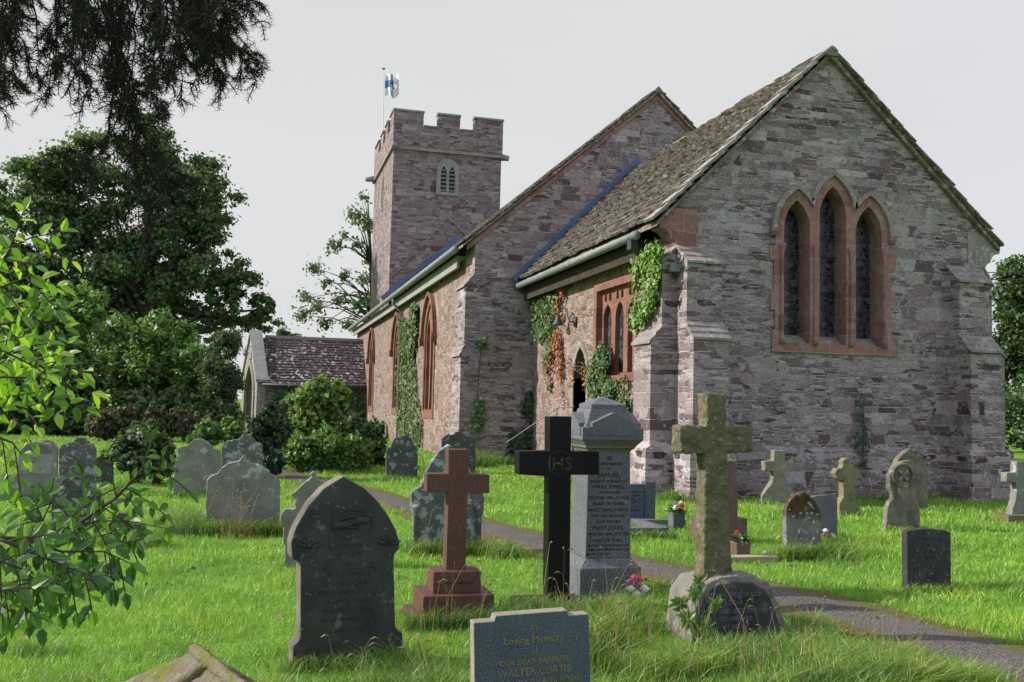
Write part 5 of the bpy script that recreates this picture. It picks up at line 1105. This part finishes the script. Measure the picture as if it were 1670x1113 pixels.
spray('elm_branch','dark shaded leaf sprays drooping at the lower left edge',[
  ([(-100,900,0),(0,915,0),(40,930,0),(70,960,0)],2.35,.06,.004,7,.35),([(-100,930,0),(-20,950,0),(20,965,0),(50,1000,0)],2.3,.055,.004,6,.4),([(-80,860,0),(0,890,0),(60,940,0),(110,960,0)],2.45,.058,.003,7,.35),([(-60,960,0),(0,985,0),(20,1000,0),(10,1040,0)],2.4,.05,.003,3,.4)],'fgd',P(-100,900,2.4))

# yew boughs hanging into the frame, top left
def yew():
    t=thing('yew_bough','dark drooping yew boughs hanging in from the top left corner','branch',P(180,-120,3.6)); wood=MB(); V=[];Fc=[]
    ex=[-30,0,30,55,75,100,125,160,195,225,255,290,310,345,375,400,425]; ey=[190,165,150,90,225,235,170,160,190,190,190,175,95,120,90,45,10]
    def needles(path,dens=.0052):
        acc=0; sg=1
        for i in range(len(path)-1):
            a,b=path[i],path[i+1]; L_=(b-a).length; d=(b-a).normalized(); side=d.cross(Vector((rnd.gauss(0,.5),1,rnd.gauss(0,.5)))).normalized(); k=0
            while k<L_:
                sg=-sg; q=a+d*k; nd=(side*sg*rnd.uniform(.6,1.1)+d*rnd.uniform(.2,.8)+Vector((rnd.gauss(0,.25),rnd.gauss(0,.5),rnd.gauss(0,.25)-.1))).normalized(); w_=nd.cross(Vector((rnd.gauss(0,.3),1,rnd.gauss(0,.3)))).normalized()*.0014
                e=q+nd*rnd.uniform(.012,.024); n0=len(V); V.extend([q-w_*.6,q+w_,e+w_*.3,e-w_*.3]); Fc.append((n0,n0+1,n0+2,n0+3)); k+=dens*rnd.uniform(.6,1.4)
    def twig(a,dr,ln,lev):
        path=[a]; d=dr.normalized(); n=6
        for j in range(n):
            d=(d+Vector((rnd.gauss(0,.16),rnd.gauss(0,.16),rnd.gauss(-.09,.14)))).normalized(); path.append(path[-1]+d*ln/n)
        wood.tube(path[::2]+[path[-1]] if len(path)%2==0 else path[::2],[.0022,.0018,.0014,.001][:len(path[::2])+(1 if len(path)%2==0 else 0)],4); needles(path)
        if lev>0:
            for k in range(rnd.randint(3,6)):
                i=rnd.randint(1,n-1); dd=(path[i]-path[i-1]).normalized(); twig(path[i],dd*.8+Vector((rnd.gauss(0,.7),rnd.gauss(0,.5),rnd.gauss(-.15,.4))),ln*rnd.uniform(.35,.65),lev-1)
    strands=[]
    for k in range(62):
        x=rnd.uniform(-30,405); ye=np.interp(x,ex,ey)*rnd.choice((.3,.5,.7,.8,.9,.95)); strands.append(([(x+rnd.uniform(-60,30),-90),(x+rnd.uniform(-30,20),ye*.4-30),(x,ye)],rnd.uniform(3.1,4.1)))
    for xe,ye in ((232,392),(262,355),(222,300),(300,350),(128,288),(108,250),(238,255),(318,315)):
        strands.append(([(165+rnd.uniform(-15,15),-60),(192+rnd.uniform(-10,10),120),(214+(xe-230)*.35,225),(xe,ye)],rnd.uniform(3.4,3.8)))
    for pts in ([(280,-40),(335,52),(378,75),(428,103)],[(300,-30),(345,62),(385,82),(402,108)],[(330,-40),(375,-8),(400,-4),(424,6)],[(300,-40),(330,60),(345,95),(372,128)]): strands.append((pts,3.5))
    for pts,Y in strands:
        pp=[P(a,b,Y+rnd.gauss(0,.05)) for a,b in pts]; sm=[]
        q=[pp[0]]+pp+[pp[-1]]
        for i in range(len(pp)-1):
            p0,p1,p2,p3=q[i:i+4]
            for j in range(8):
                u=j/8; sm.append(.5*((2*p1)+(p2-p0)*u+(2*p0-5*p1+4*p2-p3)*u*u+(3*p1-p0-3*p2+p3)*u**3)+Vector((rnd.gauss(0,.004),rnd.gauss(0,.006),0)))
        sm.append(pp[-1]); n=len(sm); wood.tube(sm,[.0045-.0033*k/n for k in range(n)],5); needles(sm[n//2:])
        Ltot=sum((sm[i+1]-sm[i]).length for i in range(n-1)); nt_=max(4,int(Ltot*(22 if len(pts)<4 else 17)))
        for k in range(nt_):
            i=min(n-2,int((1-rnd.random()*.92)*(n-1))); dr=(sm[i+1]-sm[i]).normalized()
            twig(sm[i].lerp(sm[i+1],rnd.random()),dr*.6+Vector((rnd.gauss(0,.7),rnd.gauss(0,.5),rnd.gauss(-.1,.3))),rnd.uniform(.05,.12),1)
    obj('branch',wood,M['yewbark'],t,recalc=False); npmesh('needles',np.array([tuple(v) for v in V]),np.array(Fc),M['yew'],t); print('yew needles',len(Fc))
yew()

# ---------------------------------------------------------------- grass
def blades(X,Yy,Lg,Wd,lean=.5,curl=.5):
    n=len(X); a=rng.random(n)*2*math.pi; z=np.array([gh(x,y) if y<28 else 0. for x,y in zip(X,Yy)])
    B=np.stack([X,Yy,z-.01],1); b=rng.random(n)*2*math.pi; ln=lean*np.abs(rng.normal(size=n))
    D=np.stack([np.cos(b)*ln,np.sin(b)*ln,np.ones(n)],1); D=unit(D); S=np.stack([np.cos(a),np.sin(a),np.zeros(n)],1)*(Wd*.5)[:,None]
    M1=B+D*(Lg*.5)[:,None]; Tp=B+D*(Lg*.93)[:,None]+np.stack([np.cos(b),np.sin(b),-.35*np.ones(n)],1)*(Lg*curl*.35)[:,None]
    V=np.stack([B-S,B+S,M1+S*.8,M1-S*.8,Tp],1).reshape(-1,3); i=np.arange(n)[:,None]*5
    Fc=np.concatenate([i+np.array([[0,1,2]]),i+np.array([[0,2,3]]),i+np.array([[3,2,4]])],0); return V,Fc
def lawn():
    bands=[(2.9,5,3600),(5,7.5,2700),(7.5,11,1500),(11,16,620),(16,24,330),(24,40,110)]
    Xs=[];Ys=[]
    for y0,y1,dn in bands:
        xa=lambda y:-y*.82-.6; xb=lambda y:y*.33+1.0
        x0=-.82*y1-.5; x1=max(2.5,.95*y1+.8); n=int((x1-x0)*(y1-y0)*dn); X=x0+(x1-x0)*rng.random(n); Yq=y0+(y1-y0)*rng.random(n)
        k=(X>-.82*Yq-.4)&(X<.98*Yq+.8); Xs.append(X[k]);Ys.append(Yq[k])
    X=np.concatenate(Xs);Y=np.concatenate(Ys)
    d=pathdist(X,Y); wob=.13*np.sin(Y*3.1+X)*np.sin(X*5.3)+.07*np.sin(Y*9.7); k=(d>PW-.06+wob)|((rng.random(len(X))<.10)&(d>PW-.22+wob))|((rng.random(len(X))<.012)&(d>PW-.4))
    k&=~((X>7.35)&(Y>15.95)&(X<14.6)); k&=~((X>5.6)&(Y>25.4)); X=X[k];Y=Y[k]
    cl=np.array([noise.noise((x*.8,y*.8,1))+.7*noise.noise((x*2.6,y*2.6,9)) for x,y in zip(X,Y)])
    Lg=(.05+.065*np.clip(cl+.3,0,1.5))*(.7+.6*rng.random(len(X))); dd=np.hypot(X,Y); Lg*=np.clip(dd/9,1,1.35); Wd=np.maximum(.0042,dd*.00062)*(.7+.6*rng.random(len(X)))
    V,Fc=blades(X,Y,Lg,Wd,.55,.7); o=npmesh('lawn_grass',V,Fc,M['grass'],attr={'rnd':np.repeat(rng.random(len(X))**.9*.97,5)}); tag(o,'bright green lawn grass over the churchyard','grass',kind='stuff')
lawn()
def tufts():
    T=[]  # x, y, radius, blades, length
    def ln(p0,p1,n,r,nb,L):
        for k in range(n): f=k/(max(1,n-1)); T.append((p0[0]+(p1[0]-p0[0])*f,p0[1]+(p1[1]-p0[1])*f,r,nb,L))
    ln((.85,4.6),(1.0,5.2),3,.16,420,.24); T.extend([(.72,5.3,.22,420,.22),(.9,5.9,.2,260,.2),(1.65,4.4,.14,380,.2),(1.75,5.0,.2,380,.22),(2.0,5.6,.22,450,.26),(2.35,6.2,.22,480,.28),(2.65,6.6,.2,420,.28),(2.15,6.9,.2,300,.22),(2.9,7.1,.2,300,.2)])
    ln((2.3,5.3),(3.1,5.6),5,.2,330,.2); ln((2.2,4.7),(3.9,4.7),8,.22,340,.17); ln((3.4,5.6),(3.75,5.7),3,.14,240,.2); ln((3.0,5.95),(3.75,5.95),5,.08,150,.13)
    ln((3.2,5.15),(4.1,5.3),8,.2,330,.2); ln((3.3,4.55),(4.2,4.75),7,.18,330,.19); ln((3.75,5.6),(4.1,6.4),5,.14,220,.16); ln((2.6,4.3),(3.4,4.4),5,.2,330,.2)
    ln((.28,5.9),(.98,5.88),6,.07,120,.12); ln((1.18,6.85),(1.85,6.82),5,.1,160,.18); ln((1.9,6.9),(2.1,7.1),2,.15,200,.2); ln((2.0,7.2),(2.8,7.15),5,.1,150,.16)
    ln((1.75,10.15),(2.5,10.1),6,.12,170,.2); T.append((2.65,9.9,.2,260,.22)); ln((5.8,9.42),(6.5,9.42),6,.13,260,.2); T.append((6.3,9.25,.25,320,.18))
    ln((-.55,11.75),(.35,11.75),7,.15,220,.22); T.extend([(-.75,11.9,.3,420,.3),(-.62,12.2,.3,360,.32),(-.95,12.4,.25,260,.28)])
    ln((5.9,7.5),(6.45,7.5),5,.07,110,.1); ln((8.75,11.55),(9.3,11.55),4,.08,90,.1); ln((-1.75,8.7),(-1.3,8.7),4,.1,150,.15); ln((-1.55,11.05),(-1.0,11.05),4,.12,150,.2)
    ln((-2.5,12.6),(-1.8,12.6),4,.14,130,.16); ln((-3.8,16.0),(-2.5,16.4),6,.15,110,.15); ln((-1.3,16.2),(-.5,16.2),4,.15,110,.16); ln((2.65,19.8),(3.4,19.8),5,.12,90,.14)
    T.extend([(-1.6,5.6,.25,320,.14),(-1.3,6.6,.2,200,.12),(-.9,5.5,.3,380,.14),(-.5,5.1,.25,250,.12),(.3,5.1,.22,380,.17),(.15,5.4,.2,300,.17),(-1.9,7.4,.3,420,.22),(-2.2,7.2,.3,420,.24),(6.9,7.4,.3,300,.12),(7.2,10.3,.2,180,.15),(7.6,10.4,.2,160,.14),(5.25,23.8,.5,420,.5),(5.7,24.3,.4,320,.45)])
    ln((8.6,15.0),(13.3,15.9),14,.2,60,.16); ln((7.0,15.3),(7.2,15.2),3,.2,120,.25); ln((5.9,25.1),(7.2,25.2),6,.25,90,.3); ln((4.3,11.0),(5.1,11.05),6,.12,130,.13)
    ln((6.2,16.6),(7.2,24),8,.25,60,.25)
    X=[];Y=[];Lh=[]
    for x,y,r,n,l in T:
        n=int(n*1.35);l*=1.25; X.append(x+rng.normal(size=n)*r*.6);Y.append(y+rng.normal(size=n)*r*.4);Lh.append(l*(.5+.7*rng.random(n)))
    X=np.concatenate(X);Y=np.concatenate(Y);Lh=np.concatenate(Lh); k=pathdist(X,Y)>PW-.12; X=X[k];Y=Y[k];Lh=Lh[k]; dd=np.hypot(X,Y)
    V,Fc=blades(X,Y,Lh,np.maximum(.005,dd*.0006)*(.7+.6*rng.random(len(X))),.55,1.0); o=npmesh('long_grass',V,Fc,M['longgrass'],attr={'rnd':np.repeat(rng.random(len(X)),5)}); tag(o,'long rough grass tufts round the graves','grass',kind='stuff')
    # dry stalks with seed heads
    S=[(rng.normal()*.35+2.25,rng.normal()*.3+5.9,rng.uniform(.35,.75)) for _ in range(34)]+[(rng.normal()*.3+1.5,6.75+rng.normal()*.1,rng.uniform(.25,.5)) for _ in range(16)]+[(rng.normal()*.3+.95,5.4+rng.normal()*.2,rng.uniform(.2,.4)) for _ in range(14)]+[(rng.uniform(2.6,4.0),rng.uniform(4.6,5.7),rng.uniform(.2,.45)) for _ in range(40)]+[(rng.normal()*.12-.15,11.6+rng.normal()*.1,rng.uniform(.3,.6)) for _ in range(26)]+[(5.9+rng.normal()*.4,9.2+rng.normal()*.2,rng.uniform(.3,.5)) for _ in range(8)]+[(rng.normal()*.3+2.3,10.0,rng.uniform(.3,.5)) for _ in range(12)]
    b=MB()
    for x,y,h in S:
        a=rng.uniform(0,6.28); l=rng.uniform(.05,.45)*h; z=gh(x,y); e=(x+l*math.cos(a),y+l*math.sin(a)*.5,z+h); m_=(x+l*.3*math.cos(a),y,z+h*.6); b.tube([(x,y,z),m_,e],[.0022,.0018,.001],4)
        e2=(e[0]+.06*math.cos(a),e[1],e[2]+.02-.03*rng.random()); b.tube([e,((e[0]+e2[0])/2,e[1],(e[2]+e2[2])/2+.01),e2],[.0015,.0055,.001],4)
    o=obj('dry_stalks',b,M['straw']); tag(o,'dry straw coloured grass stalks with seed heads','grass',kind='stuff')
    bl=[( -.12+rng.normal()*.09,11.62+rng.normal()*.06) for _ in range(260)]; X=np.array([q[0] for q in bl]);Y=np.array([q[1] for q in bl])
    V,Fc=blades(X,Y,.22*(.5+.8*rng.random(260)),np.full(260,.007),1.0,1.6); o=npmesh('dry_grass',V,Fc,M['straw'],attr={'rnd':np.repeat(rng.random(260)*.9,5)}); tag(o,'clump of dry straw grass before the peeling headstone','grass',kind='stuff')
tufts()
# weed with lobed leaves by the boulder
wt=thing('hogweed','leafy green hogweed growing against the inscribed boulder','weed',(2.93,5.85,0)); wb=MB(); V=[];Fc=[]
for k,(px,py) in enumerate(((1132,968),(1108,985),(1165,985),(1120,1010),(1150,1020),(1140,950))):
    e=P(px,py,5.85+.03*k); wb.tube([(2.93,5.85,0),Vector((2.93,5.85,.05)).lerp(e,.6)+Vector((0,0,.04)),e],[.007,.005,.003],6)
    for j in range(11):
        a=R(-150+j*30); d=Vector((math.cos(a),rnd.gauss(0,.3),math.sin(a)*.75)); leaf6(V,Fc,e,d,Vector((0,-1,.6)),rnd.uniform(.05,.09))
obj('stem',wb,M['bush'],wt,smooth=True); obj('leaves',MB().add(V,Fc),M['bush'],wt,recalc=False)
# wires on the right
for k,(y0,y1,lb) in enumerate(((445,444,'upper thin overhead wire at the right edge'),(457,455,'lower thin overhead wire at the right edge'))):
    tag(obj('overhead_wire',MB().tube([P(1560,y0,30),P(1760,y1,31)],.02,5),M['dkiron']),lb,'wire')

def litter():
    n=420; Y=3.5+rng.random(n)**1.6*17; X=-.6*Y+rng.random(n)*(.6*Y+.75*Y); d=pathdist(X,Y); k=~((X>7.2)&(Y>15)); X=X[k];Y=Y[k];d=d[k]; n=len(X)
    Z=np.array([gh(a,b) for a,b in zip(X,Y)])+np.where(d<PW,.045,.07+.03*rng.random(n)); U,S=rand_axes(n,np.tile(np.array([0,-.3,1.]),(n,1)),.9)
    lg=(.03+.03*rng.random(n))[:,None]; V,Fq=quads(np.stack([X,Y,Z],1),U,S,lg,lg*.65); o=npmesh('fallen_leaves',V,Fq,M['deadleaf']); tag(o,'scattered brown fallen leaves on lawn and path','fallen leaves',kind='stuff')
M['deadleaf']=leaf('dead_leaf',[(0,(.10,.055,.025)),(.6,(.20,.12,.05)),(1,(.32,.22,.08))],.2,.02)
litter()
